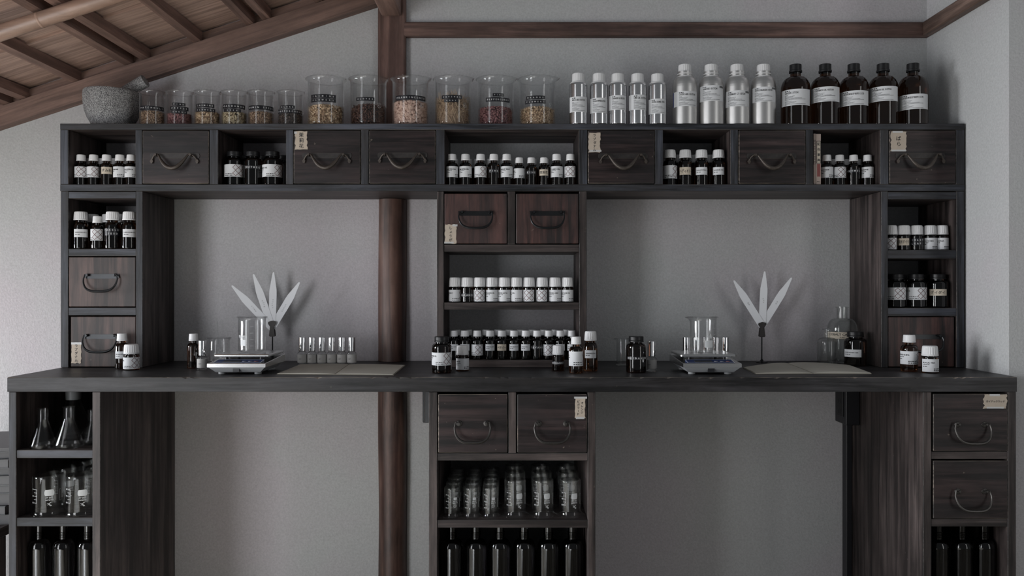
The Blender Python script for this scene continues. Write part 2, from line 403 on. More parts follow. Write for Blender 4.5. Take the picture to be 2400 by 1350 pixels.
def art_diamonds(u, v, s, slot, w):
    out = []
    for cu, cv in ((-1, 1), (1, 1), (-1, -1), (1, -1)):
        c = (u + cu * s * 1.02, v + cv * s * 1.02); p = [(c[0] + s * 0.98, c[1]), (c[0], c[1] + s * 0.98), (c[0] - s * 0.98, c[1]), (c[0], c[1] - s * 0.98)]
        out += [art_line(p[i], p[(i + 1) % 4], w, slot) for i in range(4)]
    return out
def wrap_label(R, u0, u1, z0, z1, art, mats, lift=0.0003, n=None, ink_lift=0.00022):
    """label paper bent round a cylinder of radius R, with its print; slot 0 is the paper"""
    mb = MB(); rp = R + lift; n = n or max(4, int((u1 - u0) / R * 7))
    vs = []; th = 0.00018
    for i in range(n + 1):
        a = (u0 + (u1 - u0) * i / n) / R
        for rr in (rp, rp - th):
            for z in (z0, z1): vs.append((rr * math.sin(a), -rr * math.cos(a), z))
    f = []
    for i in range(n):
        o, q = 4 * i, 4 * i + 4
        f += [(o, q, q + 1, o + 1), (o + 2, o + 3, q + 3, q + 2), (o + 1, q + 1, q + 3, o + 3), (o, o + 2, q + 2, q)]
    f += [(0, 1, 3, 2), (4 * n, 4 * n + 2, 4 * n + 3, 4 * n + 1)]
    mb.add(vs, f, 0, True)
    ri = rp + ink_lift
    for v2, fs, slot in art:
        if len(v2): mb.add([(ri * math.sin(u / R), -ri * math.cos(u / R), z) for u, z in v2], fs, slot)
    return mb, mats
def flat_art(mb, art, x, y, z, depth=0.00003):
    for i, (v2, fs, slot) in enumerate(art):
        if len(v2): mb.add([(x + u, y - depth * i, z + v) for u, v in v2], fs, slot)

# ------------------------------------------------------------------ setting
def struct(name, mb, mats, label, cat):
    return tag(obj(name, mb.mesh(name, mats)), label, cat, kind='structure')
TOPZ = pz(289.5, D2)              # top of the upper cabinet row
CTR = 0.85                        # top of the worktop
def ceil_z(x): return ZC + (830.0 * D3 / F) + 0.327 * x        # underside of the sloping boards
XR = 1.2520
struct('floor', MB().box(-4.2, 3.2, -2.0, 3.0, -0.05, 0.0), ['floor_wood'], 'pale straw-coloured floor under the cabinets', 'floor')
struct('wall_back', MB().box(-4.2, XR + 0.1, D3, D3 + 0.1, 0, 2.75), ['plaster'], 'grey sanded plaster wall behind the cabinets', 'wall')
YE = 2.053
w = MB().box(XR, XR + 0.1, YE, D3, 0, 2.75).box(XR + 0.1, 3.2, YE, YE + 0.1, 0, 2.75)
struct('wall_right', w, ['plaster'], 'plaster wall returning forward beside the cabinets and turning outwards', 'wall')

# post: squared above the cabinets, a round log below
PX0, PX1 = px(885, 2.435), px(950, 2.435)
PC = (PX0 + PX1) / 2
mb = MB().box(PX0, PX1, 2.435, D3 + 0.02, TOPZ + 0.001, 2.72, 0, 0.006)
def log(z0, z1):
    r = (PX1 - PX0) / 2 + 0.001
    def wp(rr, z, a, k): return rr * (1 + 0.025 * math.sin(3 * a + z * 7) + 0.015 * math.sin(2 * a - z * 13)), z
    zs = np.linspace(z0, z1, 26)
    mb.lathe([(0, z0)] + [(r, z) for z in zs] + [(0, z1)], 28, 1, wp, (PC, 2.457, 0))
log(CTR + 0.001, pz(448.5, D2) - 0.001); log(0.0, CTR - 0.052)
tag(obj('post', mb.mesh('post', ['post_wood', 'log_wood'])), 'red-brown wooden post, square above the cabinets and a round log below', 'post', kind='structure')
# ridge beam running forward from the post and its small side piece
mb = MB().box(px(894, 2.43), px(940, 2.43), 1.5, 2.43, pz(38, 2.43), pz(38, 2.43) + 0.13, 0, 0.004)
struct('beam', mb, ['rafter_wood'], 'brown ceiling beam running forward from the top of the post', 'beam')
# horizontal rails
Y_R = 2.437
mb = MB().box(px(943, Y_R), XR - 0.0, Y_R, D3, pz(84.5, Y_R), pz(51, Y_R), 0, 0.003)
struct('trim_1', mb, ['rail_wood'], 'brown horizontal wooden rail high on the back wall', 'rail')
mb = MB().box(XR - 0.024, XR + 0.001, YE + 0.001, Y_R, pz(84.5, Y_R), pz(51, Y_R), 0, 0.003)
struct('trim_2', mb, ['rail_wood_side'], 'lighter wooden rail on the side wall meeting the back rail', 'rail')

# sloping ceiling of boards, battens and a bamboo pole
SL = 0.327; XA, XB = -2.6, PX0 - 0.002
ceil = tag(obj('ceiling', None), 'sloping ceiling of brown boards on thin battens', 'ceiling', kind='structure')
def sloped(name, mb, mat, parent=None):
    """an object laid along the slope: its own x axis follows the fall of the ceiling"""
    a = math.atan(SL); c, s_ = math.cos(a), math.sin(a)
    mb.v = [(x * c + z * s_, y, -x * s_ + z * c) for x, y, z in mb.v]
    return obj(name, mb.mesh(name, [mat]), parent, (0, 0, 0), (0, -a, 0))
def slope_box(mb, x0, x1, y0, y1, h0, h1, mi=0):
    v = [(x, y, ceil_z(x) + h) for h in (h0, h1) for y in (y0, y1) for x in (x0, x1)]
    return mb.add(v, [(0, 2, 3, 1), (4, 5, 7, 6), (0, 1, 5, 4), (2, 6, 7, 3), (0, 4, 6, 2), (1, 3, 7, 5)], mi)
yb = D3; k = 0
for wd in [0.283] * 3:
    y1 = yb; y0 = yb - wd - 0.012
    mb = MB()
    v = [(x, y, ceil_z(x) + h + (0.009 if y == y1 else 0.0)) for h in (0.0, 0.010) for y in (y0, y1) for x in (XA, XB)]
    mb.add(v, [(0, 2, 3, 1), (4, 5, 7, 6), (0, 1, 5, 4), (2, 6, 7, 3), (0, 4, 6, 2), (1, 3, 7, 5)])
    sloped('plank', mb, 'plank_wood', ceil); yb -= wd
bx = [190 - 281.5 * i for i in range(-2, 6)]
for x in bx:
    for off in ((0,), (141 - 19, 141 + 19)):
        for d in off:
            X = px(x + d - (0 if len(off) == 1 else 281.5), D3); wd = 0.021
            if X > XB - 0.03 or X < XA: continue
            mb = slope_box(MB(), X - wd / 2, X + wd / 2, 1.615, D3 - 0.018, -0.028, 0.001)
            obj('batten', mb.mesh('batten', ['rafter_wood']), ceil)
mb = slope_box(MB(), XA, XB, D3 - 0.018, D3 - 0.002, -0.030, 0.0)
sloped('edge_strip', mb, 'beam_wood', ceil)
YB = 1.965
pts = [(x, YB, ceil_z(x) - 0.030 - 0.0195 / math.cos(math.atan(SL))) for x in np.linspace(XA, -0.48, 40)]
pole = obj('bamboo_pole', MB().tube(pts, 0.0190, 16).mesh('bamboo_pole', ['bamboo']), ceil)
for xn in (-1.137, -2.3, -0.52):
    zz = ceil_z(xn) - 0.030 - 0.0195 / math.cos(math.atan(SL)); d = Vector((1, 0, SL)).normalized()
    obj('bamboo_node', MB().tube([Vector((xn, YB, zz)) + d * t for t in (-0.003, -0.001, 0.001, 0.003)],
        lambda s: 0.0192 + 0.0012 * (1 - abs(2 * s - 1)), 16).mesh('bamboo_node', ['bamboo']), pole)
# beam along the foot of the ceiling on the back wall
mb = MB(); zt = lambda x: ceil_z(x) - 0.030
v = [(x, y, zt(x) + h) for h in (-0.060, 0.0) for y in (D3 - 0.034, D3 + 0.01) for x in (XA, XB + 0.002)]
mb.add(v, [(0, 2, 3, 1), (4, 5, 7, 6), (0, 1, 5, 4), (2, 6, 7, 3), (0, 4, 6, 2), (1, 3, 7, 5)])
tag(sloped('trim_3', mb, 'beam_wood'), 'sloping brown beam along the foot of the ceiling', 'beam', kind='structure')

# ------------------------------------------------------------------ drawers and cabinets
def bail_d(w, drop, out, rad, n=25):
    """bail hanging from two eyes, swung a little away from the front"""
    pts = []
    for i in range(n):
        a = PI * i / (n - 1); c, s = math.cos(a), math.sin(a)
        x = -w / 2 * (abs(c) ** 0.62) * (1 if c > 0 else -1); z = -drop * (s ** 0.8)
        pts.append((x, -0.008 - out * (s ** 0.8), z))
    e = w * 0.11
    pts = [(-w / 2 + e, -0.009, 0.003)] + [(-w / 2 + e * 0.35, -0.0085, 0.004)] + pts[1:-1] + [(w / 2 - e * 0.35, -0.0085, 0.004), (w / 2 - e, -0.009, 0.003)]
    return MB().tube(pts, rad, 8)
def note_mesh(w, h, lines, size, vertical=True, seed=1, tapes=()):
    r = random.Random(seed); out = []; nx, nz = 5, 9
    for i in range(nx): out.append((-w / 2 + w * i / nx, -h / 2 + r.uniform(-1, 1) * 0.03 * h))
    for i in range(nz): out.append((w / 2 - r.uniform(0, 0.09) * w, -h / 2 + h * i / nz))
    for i in range(nx): out.append((w / 2 - w * i / nx - 0.03 * w, h / 2 + r.uniform(-1, 1) * 0.025 * h))
    for i in range(nz): out.append((-w / 2 + r.uniform(0, 0.09) * w, h / 2 - h * i / nz))
    mb = MB().prism(out, -0.0009, -0.0001, 0)
    for (u, v, tw, thh) in tapes: mb.box(u - tw / 2, u + tw / 2, -0.0011, -0.0001, v - thh / 2, v + thh / 2, 2)
    if vertical:
        for ci, word in enumerate(lines):
            cx = (len(lines) - 1) / 2 * size * 1.35 - ci * size * 1.35
            for k, ch in enumerate(word):
                cz = (len(word) - 1) / 2 * size * 1.12 - k * size * 1.12
                a = art_text(ch, cx + r.uniform(-0.06, 0.06) * size, cz, size, 1, bold=0.012)
                if ch in 'ー': a = art_rect(cx - size * 0.05, cx + size * 0.05, cz - size * .4, cz + size * .4, 1)
                flat_art(mb, [a], 0, -0.00125, 0)
    else:
        for k, word in enumerate(lines):
            flat_art(mb, [art_text(word, 0, -k * size * 1.2, size, 1, bold=0.01)], 0, -0.00125, 0)
    return mb.mesh('paper_note', ['paper_note', 'ink', 'tape'])

def add_drawer(root, Y, x0, x1, y0, y1, mat, handle, hx=0.0, hy=0.0, note=None, depth=0.16, proud=0.0, gap=0.0017):
    """drawer given by its front's pixel rectangle on the plane Y"""
    X0, X1, Z0, Z1 = px(x0, Y), px(x1, Y), pz(y1, Y), pz(y0, Y)
    r = root.matrix_basis.translation
    cx, cz = (X0 + X1) / 2, (Z0 + Z1) / 2; o = (cx - r.x, Y - proud - r.y, cz - r.z)
    W, H = X1 - X0 - 2 * gap, Z1 - Z0 - 2 * gap
    mb = MB().box(-W / 2, W / 2, 0, depth, -H / 2, H / 2, 0, 0.0015, 1)
    d = obj('drawer', mb.mesh('drawer', [mat, 'worn_edge' if handle != 'plate' else mat]), root, o)
    k = Y / F
    if handle == 'rope':
        pl = MB(); n = 24; w2, h2 = 0.0685, 0.0075; out = []
        for i in range(n):
            a = 2 * PI * i / n; c, s = math.cos(a), math.sin(a)
            xx = w2 * (abs(c) ** 0.35) * (1 if c > 0 else -1); bulge = 1 + 0.35 * max(0, (abs(xx) / w2 - 0.72) / 0.28)
            out.append((xx, h2 * bulge * (abs(s) ** 0.5) * (1 if s > 0 else -1)))
        pl.prism(out, -0.0016, 0.0, 0)
        for zz in (-0.0072, 0.0062): pl.box(-0.048, 0.048, -0.0021, -0.0015, zz, zz + 0.0007, 1)
        hz = hy * k
        obj('handle_plate', pl.mesh('handle_plate', ['plate_dark', 'iron_worn']), d, (hx * k, 0, hz))
        pts = []
        for i in range(-16, 17):
            t = i / 16; x = 0.0415 * t; q = abs(t)
            z = 0.0015 - 0.0385 * (1 - q ** 2.1) ** 1.12; y = -0.013 - 0.011 * (1 - t * t)
            pts.append((x, y, z))
        left = [(-0.0620, -0.004, -0.013), (-0.0575, -0.007, -0.0045), (-0.0510, -0.011, 0.0015), (-0.0460, -0.0125, 0.0032)]
        right = [(0.0460, -0.0125, 0.0032), (0.0510, -0.011, 0.0015), (0.0575, -0.007, -0.0045), (0.0620, -0.004, -0.013)]
        h = MB().tube(left + pts + right, lambda s: 0.0021 + 0.0036 * math.exp(-((s - 0.5) / 0.33) ** 4), 10)
        for sx in (-1, 1):
            leaf = [(sx * 0.0625 + dx, -0.012 + dz) for dx, dz in ((0, 0.004), (0.0045, -0.003), (0.002, -0.0095), (-0.002, -0.0095), (-0.0045, -0.003))]
            h.prism(leaf, -0.006, -0.003); h.tube([(sx * 0.0475, 0.0, 0.0), (sx * 0.0475, -0.008, 0.0005), (sx * 0.0475, -0.018, 0.001)], 0.0034, 8)
        obj('handle', h.mesh('handle', ['iron_worn']), d, (hx * k, 0, hz))
    elif handle == 'plate':
        w2, h2 = 0.0485, 0.0063
        out = [(-w2, h2), (-w2 + 0.001, -h2 * 0.5), (-w2 + 0.006, -h2), (w2 - 0.006, -h2), (w2 - 0.001, -h2 * 0.5), (w2, h2)][::1]
        pl = MB().prism(out, -0.0018, 0.0)
        obj('handle_plate', pl.mesh('handle_plate', ['iron_black']), d, (hx * k, 0, hy * k))
        h = bail_d(0.0935, 0.0420, 0.012, lambda s: 0.0019 + 0.0017 * math.sin(PI * s) ** 2)
        for sx in (-1, 1): h.tube([(sx * 0.037, 0, 0.0032), (sx * 0.037, -0.006, 0.0032), (sx * 0.037, -0.0125, 0.003)], lambda s: 0.0042 - 0.001 * s, 8)
        obj('handle', h.mesh('handle', ['iron_black']), d, (hx * k, 0, hy * k + 0.0005))
    else:
        for sx in (-1, 1):
            ro = MB().lathe([(0.0078, 0), (0.0072, 0.0018), (0.004, 0.003), (0, 0.0032)], 12)
            ro.v = [(a, -c, b) for a, b, c in ro.v]; ro.f = [f for f in ro.f]
            obj('rosette', ro.mesh('rosette', ['iron']), d, (hx * k + sx * 0.0335, 0, hy * k))
        h = bail_d(0.0890, 0.0440, 0.013, lambda s: 0.0021 + 0.0019 * math.sin(PI * s) ** 2)
        for sx in (-1, 1): h.tube([(sx * 0.0335, 0, 0.002), (sx * 0.0335, -0.006, 0.002), (sx * 0.0335, -0.012, 0.002)], lambda s: 0.0036 - 0.001 * s, 8)
        obj('handle', h.mesh('handle', ['iron']), d, (hx * k, 0, hy * k))
    if note:
        nx0, nx1, ny0, ny1, lines, size, vert, seed, tapes = note
        me = note_mesh((nx1 - nx0) * k, (ny1 - ny0) * k, lines, size * k, vert, seed, [(a * k, b * k, c * k, e * k) for a, b, c, e in tapes])
        obj('paper_note', me, d, (px((nx0 + nx1) / 2, Y) - cx, 0, pz((ny0 + ny1) / 2, Y) - cz))
    return d
BACK = D3 - 0.004
def board(root, name, X0, X1, Y0, Y1, Z0, Z1, mat, bevel=0.0010, bmat='board_edge_highlight'):
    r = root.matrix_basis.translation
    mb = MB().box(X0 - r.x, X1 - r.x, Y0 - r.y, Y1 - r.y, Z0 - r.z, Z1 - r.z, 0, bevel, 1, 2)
    return obj(name, mb.mesh(name, [mat.replace('frame', 'panel'), bmat, mat]), root)  # front face takes the sheen-tinted frame colour, other faces the browner wood

# top row: one long cabinet lying on the three towers
UX0, UX1 = px(140.5, D2), px(2261, D2)
TB, BT, BB = pz(304, D2), pz(432, D2), pz(448, D2)
top = thing('wall_cabinet', 'long dark cabinet row of drawers and cubbies lying across the three towers', 'cabinet', (0, D2, BB))
board(top, 'top_board', UX0, UX1, D2, BACK, TB, TOPZ, 'frame_wood_X')
board(top, 'bottom_board', UX0, UX1, D2, BACK, BB, BT, 'frame_wood_X')
DIV = [(140.5, 160), (317, 333), (491, 511), (670, 687), (846, 864), (1022, 1042), (1357, 1377), (1535, 1554), (1712, 1730), (1889, 1906), (2063, 2083), (2241, 2261)]
for i, (a, b) in enumerate(DIV):
    board(top, 'side_panel' if i in (0, 11) else 'divider', px(a, D2), px(b, D2), D2 + 0.0006, BACK, BT, TB, 'frame_wood_Z')
NOTE1 = (691, 721.5, 308, 350.5, ['茉莉花'], 11.5, True, 3, [(-13, 18, 6, 5)])
NOTE2 = (1378.6, 1408, 311, 358, ['ラブダナム'], 7.6, True, 5, [(2, -19.5, 28, 4.5)])
NOTE3 = (2086, 2125, 308, 354, ['ばら'], 11.5, True, 8, [(0, -22, 34, 4), (-2, 21.5, 24, 4)])
for (a, b, hx, hy, nt_) in ((333, 491, -1.5, 2.5, None), (687, 846, 0, 3, NOTE1), (864, 1022, 0.5, 4, None), (1377, 1535, 4, 2, NOTE2), (1730, 1889, -2, 2, None), (2083, 2241, -6, 3, NOTE3)):
    add_drawer(top, D2, a, b, 304.5, 431.5, 'drawer_dark', 'rope', hx, hy, nt_, proud=0.001)

UT = CTR + 0.0005
def tower(label, x0, x1, po, pi_, mat):
    """upper tower standing on the worktop, given by its outer pixel edges and the two posts"""
    t = thing('shelf_tower', label, 'cabinet', ((px(x0, D2) + px(x1, D2)) / 2, D2, UT))
    board(t, 'side_panel', px(x0, D2), px(po, D2), D2, BACK, UT, BB - 0.0005, mat)
    board(t, 'side_panel', px(pi_, D2), px(x1, D2), D2, BACK, UT, BB - 0.0005, mat)
    return t
t = tower('dark cabinet tower with an open cubby above two brown drawers, at the left end', 142, 334, 160, 318.5, 'frame_wood_Z')
for a, b, nm in ((449.5, 465, 'top_board'), (583, 600, 'shelf'), (721, 739, 'shelf')):
    board(t, nm, px(160, D2), px(318.5, D2), D2 + 0.0006, BACK, pz(b, D2), pz(a, D2), 'frame_wood_X')
add_drawer(t, D2, 160, 319, 601, 720.5, 'drawer_brown', 'plate', 0, 13)
add_drawer(t, D2, 163, 318.5, 740.5, 861.5, 'drawer_brown', 'plate', -4, 12, (166, 190.6, 804, 851, ['ラブダナム'], 7.6, True, 9, [(0, 22.5, 24, 5)]), proud=-0.002)
t = tower('dark cabinet tower with two open cubbies above one drawer, at the right end', 2065.5, 2260.5, 2081, 2242, 'frame_wood_Z')
for a, b, nm in ((450, 467, 'top_board'), (586, 606, 'shelf'), (722, 741, 'shelf')):
    board(t, nm, px(2081, D2), px(2242, D2), D2 + 0.0006, BACK, pz(b, D2), pz(a, D2), 'frame_wood_X')
add_drawer(t, D2, 2081.5, 2239, 741.5, 861.5, 'drawer_red', 'plate', 8, 12, proud=-0.002)
t = tower('middle tower with two reddish drawers above two open bottle shelves', 1024, 1375, 1040, 1358, 'panel_wood_Z')
for a, b, nm in ((572.8, 590, 'shelf'), (709, 726, 'shelf'), (844.5, 862, 'bottom_board')):
    board(t, nm, px(1040, D2), px(1358, D2), D2 + 0.003, BACK, pz(b, D2) if nm != 'bottom_board' else UT, pz(a, D2), 'panel_wood_X')
board(t, 'divider', px(1190, D2), px(1207.5, D2), D2 + 0.001, BACK, pz(572.5, D2), BB - 0.0005, 'panel_wood_Z')
add_drawer(t, D2, 1040.5, 1189.8, 452.5, 572.3, 'drawer_red', 'plate', 0, 12, (1041.8, 1071, 526, 570.5, ['しょうが'], 8.2, True, 12, [(10, 20, 12, 4.5), (-4, -20.5, 22, 4)]), proud=0.001)
add_drawer(t, D2, 1208, 1357.5, 452.5, 572.3, 'drawer_red', 'plate', 0, 12, proud=0.001)

# worktop, its front edge chipped
CB = pz(918.5, D1)
ctr = tag(obj('worktop', None), 'long dark wooden worktop with a chipped front edge on the lower cabinets', 'counter')
r = random.Random(4); nseg = 260; X0, X1 = px(17, D1), px(2383.5, D1); mb = MB(); v = []; f = []
def chip(x):
    c = 0.0009 + 0.0006 * r.random()
    if r.random() < 0.22: c += r.random() * 0.0034
    return c
for i in range(nseg + 1):
    x = X0 + (X1 - X0) * i / nseg; c = chip(x)
    v += [(x, BACK, CB), (x, D1 + 0.0008, CB), (x, D1, CB + 0.0008), (x, D1, CTR - c), (x, D1 + c * 1.6, CTR), (x, BACK, CTR)]
for i in range(nseg):
    for k in range(6):
        k2 = (k + 1) % 6; f.append((i * 6 + k, (i + 1) * 6 + k, (i + 1) * 6 + k2, i * 6 + k2))
f += [(0, 1, 2, 3, 4, 5), tuple(nseg * 6 + k for k in (5, 4, 3, 2, 1, 0))]
mb.add(v, f); mb.mi = [1 if (i % 6 == 3 and i < nseg * 6) else 0 for i in range(len(mb.f))]
obj('plank', mb.mesh('plank', ['counter_wood', 'worn_edge']), ctr)

LB = CB - 0.0006
def base_unit(label, x0, x1, po, pi_):
    t = thing('base_cabinet', label, 'cabinet', ((px(x0, D1) + px(x1, D1)) / 2, D1, 0.0))
    board(t, 'side_panel', px(x0, D1), px(po, D1), D1 + 0.004, BACK, 0.0, LB, 'panel_wood_Z' if x0 > 900 else 'frame_wood_Z')
    board(t, 'side_panel', px(pi_, D1), px(x1, D1), D1 + 0.004, BACK, 0.0, LB, 'panel_wood_Z')
    return t
def shelves(t, po, pi_, rows, mat):
    for a, b, nm in rows:
        board(t, nm, px(po, D1), px(pi_, D1), D1 + 0.006, BACK, pz(b, D1), pz(a, D1), mat)
    board(t, 'bottom_board', px(po, D1), px(pi_, D1), D1 + 0.006, BACK, FLZ - 0.018, FLZ, mat)
FLZ = pz(1240, D1) - 0.196         # height of the lowest shelf, below the frame
t = base_unit('open base cabinet of glassware shelves under the left end of the worktop', 18, 233, 35.5, 214.5)
shelves(t, 35.5, 214.5, ((1056, 1075, 'shelf'), (1215, 1235.5, 'shelf')), 'frame_wood_X')
t = base_unit('middle base cabinet with two drawers above shelves of upturned beakers', 1004.6, 1396, 1024.5, 1378)
shelves(t, 1024.5, 1378, ((1063.5, 1081, 'shelf'), (1220.5, 1238.7, 'shelf')), 'panel_wood_X')
board(t, 'divider', px(1191.5, D1), px(1210, D1), D1 + 0.005, BACK, pz(1063.5, D1), LB, 'panel_wood_Z')
add_drawer(t, D1 + 0.004, 1025.4, 1191, 922.5, 1062.5, 'drawer_dark', 'ring', 0, 0, depth=0.3)
add_drawer(t, D1 + 0.004, 1211, 1377.2, 922.5, 1062.5, 'drawer_dark', 'ring', 0.5, -0.5, (1346.8, 1372.5, 931, 980, ['オレンジ', 'ビガラード'], 6.6, True, 15, [(1, 23.5, 30, 4.5), (0, -24, 20, 5)]), depth=0.3)
t = base_unit('base cabinet with two drawers above dark bottles, right end of the worktop', 2165.5, 2384, 2185, 2364.5)
shelves(t, 2185, 2364.5, ((1059.5, 1077.5, 'shelf'), (1218, 1236, 'shelf')), 'panel_wood_X')
add_drawer(t, D1 + 0.004, 2185.6, 2363.5, 921.5, 1058.8, 'drawer_dark', 'ring', 1, -5, (2303.5, 2361, 924.5, 957, ['ガイアックウッド'], 5.6, False, 21, [(-1, 15, 24, 5), (0, -14.5, 40, 4)]), depth=0.3)
add_drawer(t, D1 + 0.004, 2185.6, 2363.5, 1078.4, 1217, 'drawer_dark', 'ring', 1.5, -4, depth=0.3)

# socket boxes under the worktop
YS = 2.375
t = thing('socket_box', 'black socket box with conduit fixed under the worktop beside the right cabinet', 'socket', (px(2004, YS), YS, pz(997, YS)))
rr = t.matrix_basis.translation; XS0 = px(1983, YS); XS1 = px(2165.5, D1) - 0.0012
obj('box', MB().box(XS0 - rr.x, XS1 - rr.x, 0, BACK - YS, 0, LB - 0.001 - rr.z, 0, 0.002).mesh('box', ['dark_box']), t)
pl = MB().box(XS0 - 0.002 - rr.x, XS0 - rr.x, 0.018, 0.066, 0.022, LB - rr.z - 0.006, 0, 0.0006)
plate = obj('socket_plate', pl.mesh('socket_plate', ['cap_black']), t)
for zz in (0.034, 0.066):
    for yy in (0.036, 0.048):
        obj('slot', MB().box(XS0 - 0.0024 - rr.x, XS0 - 0.0018 - rr.x, yy - 0.0012, yy + 0.0012, zz - 0.006, zz + 0.006).mesh('slot', ['ink']), plate)
obj('conduit', MB().box(XS1 - 0.018 - rr.x, XS1 - rr.x, 2.425 - YS, BACK - YS, -rr.z, -0.0005, 0, 0.002).mesh('conduit', ['dark_box']), t)
mb = MB().box(px(990.5, 2.42), px(1004.6, D1) - 0.0012, 2.42, BACK, pz(991, 2.42), LB - 0.001, 0, 0.002).box(px(994.5, 2.42), px(996, 2.42), 2.4192, 2.4205, pz(990, 2.42), LB - 0.002, 1)
tag(obj('junction_box', mb.mesh('junction_box', ['dark_box', 'plate_dark'])), 'narrow black box under the worktop between the log post and middle cabinet', 'box')

# ------------------------------------------------------------------ bottle kinds
def cap_smooth(r, h, n=24):
    return MB().lathe([(r * 1.03, 0), (r * 1.05, h * .02), (r * 1.05, h * .2), (r * 1.0, h * .215), (r * 1.0, h * .25), (r * 1.03, h * .26),
                       (r * 0.96, h * .93), (r * 0.90, h), (0, h)], n)
def cap_ribbed(r, h, ring=0.16, n=60, taper=0.93):
    def wp(rr, z, a, k):
        if ring * h * 1.05 < z < h * 0.93: return rr * (1.0 if (k % 3) else 0.945), z
        return rr, z
    return MB().lathe([(r, 0), (r * 1.02, 0.02 * h), (r * 1.02, ring * h), (r * .985, ring * h * 1.02), (r, ring * h * 1.1), (r * (taper * .4 + .6), h * .55), (r * taper, h * .86), (r * taper * .97, h * .94),
                       (r * taper * .86, h), (0, h)], n, 0, wp)
def cap_black(r, h, n=28):
    return MB().lathe([(r * .97, 0), (r * 1.03, h * .03), (r * 1.03, h * .22), (r * .98, h * .25), (r, h * .3), (r, h * .92), (r * .95, h), (0, h)], n)
def body_profile(R, H, sh, rn, zn, top, base=0.12):
    """H shoulder start, sh shoulder height, rn neck radius, zn.. top"""
    b = R * base; p = [(0, 0.0012), (R * .72, 0.0012), (R * .80, 0.0), (R - b, 0.0)]
    for i in range(1, 5):
        a = PI / 2 * i / 4; p.append((R - b + b * math.sin(a), b - b * math.cos(a)))
    p.append((R, H))
    for i in range(1, 8):
        a = PI / 2 * i / 7; p.append((rn + (R - rn) * math.cos(a) ** 0.9, H + sh * math.sin(a)))
    p += [(rn, zn), (rn, top), (0, top)]
    return p
# kind: (cap material, cap builder, cap radius / R, cap height / H, shoulder start / H, shoulder height / H, neck radius / R, label z0, z1)
KIND = {
    'dropper': ('cap_white', cap_smooth, .70, .205, .60, .13, .50, .25, .60),
    'syrup':   ('cap_white', cap_ribbed, .84, .235, .545, .17, .62, .28, .52),
    'jar':     ('cap_white', cap_ribbed, .96, .37, .57, .035, .82, .04, .56),
    'packer':  ('cap_black', cap_black, .735, .155, .70, .11, .62, .24, .60),
}
MC = {}
def cached(key, fn):
    if key not in MC: MC[key] = fn()
    return MC[key]
def q4(x): return round(x, 4)
NAMES = {}
def bottle_label(style, R, z0, z1, word):
    """returns a label mesh for one style of label, or None"""
    H = z1 - z0; zm = (z0 + z1) / 2; m3 = ['paper_white', 'ink', 'ink_red']
    if style == 'std':
        H_ = min(H, 2 * PI * R * 0.9 / 2.5); u0, u1 = -1.15 * H_, 1.38 * H_
        art = []
        if word: art += [art_text(word, -1.04 * H_, zm + .22 * H, .15 * H, 1, -1, 0.03, width=min(.9 * H_, len(word) * .1 * H_))]
        art += art_dashes(-1.04 * H_, zm + .07 * H, .5 * H_, .055 * H, 1, 3) + art_dashes(-1.04 * H_, zm - .08 * H, .36 * H_, .055 * H, 1, 5)
        art += art_dashes(-.22 * H_, zm - .26 * H, .62 * H_, .06 * H, 1, 7) + art_dashes(-.22 * H_, zm - .39 * H, .7 * H_, .06 * H, 1, 9)
        art += art_diamonds(.88 * H_, zm + .02 * H, .225 * H, 2, .036 * H)
        return wrap_label(R, u0, u1, z0, z1, art, m3)
    if style == 'narrow':
        w = 1.75 * R; art = [art_text(word, -w * .40, zm + .1 * H, .20 * H, 1, -1, 0.03, width=min(.8 * w, len(word) * .12 * H))] if word else art_dashes(-w * .4, zm + .1 * H, .62 * w, .1 * H, 1, 4)
        art += art_dashes(-w * .4, zm - .16 * H, .34 * w, .09 * H, 1, 6)
        return wrap_label(R, -w / 2, w / 2, z0, z1, art, ['paper_white', 'ink_grey'])
    if style == 'cream':
        w = 1.75 * R; art = [art_text(word, 0, zm, .52 * H, 1, 0, 0.005, width=min(w * .86, len(word) * .52 * H))]
        return wrap_label(R, -w / 2, w / 2, z0, z1, art, ['paper_cream', 'ink'], ink_lift=0.0005)
    if style == 'emboss':
        rows = word.split('|'); art = []; hh = min(H / len(rows), .0100); n = max(len(x) for x in rows); step = min(.0070, 2.5 * R / n); w = n * step + .006
        z0, z1 = zm - hh * len(rows) / 2, zm + hh * len(rows) / 2
        for i, wd in enumerate(rows):
            z = z1 - hh * (i + .5)
            for k, ch in enumerate(wd):
                art.append(art_text(ch, (k - (len(wd) - 1) / 2) * step, z, .0066, 1, 0, 0.035))
        return wrap_label(R, -w / 2, w / 2, z0, z1, art, ['tape_black', 'emboss_white'], ink_lift=0.00045)
    return None
def bottle(name, label, cat, kind, R, H, X, Y, Z, style=None, word='', face=0.0, group=None, glass='amber', lz=None, rib=None):
    capm, capf, cr, ch, s0, sh, rn, l0, l1 = KIND[kind]
    t = thing(name, label, cat, (X, Y, Z + 0.0002), 0, group)
    gm = cached(('g', kind, q4(R), q4(H), glass), lambda: MB().lathe(body_profile(R, s0 * H, sh * H, rn * R, (s0 + sh) * H, (1 - ch * .55) * H), 28).mesh('glass_body', [glass]))
    cm = cached(('c', kind, q4(R), q4(H)), lambda: capf(cr * R, ch * H).mesh('cap', [capm]))
    obj('glass_body', gm, t); obj('cap', cm, t, (0, 0, (1 - ch) * H))
    if style:
        z0, z1 = (lz[0] * H, lz[1] * H) if lz else (l0 * H, l1 * H)
        lm, mats = bottle_label(style, R, z0, z1, word)
        me = cached(('l', style, word, q4(R), q4(z0), q4(z1)), lambda: lm.mesh('label', mats, 60))
        obj('label', me, t, (0, 0, 0), (0, 0, math.atan2(-X, Y) - face * (z1 - z0) / R))
    return t
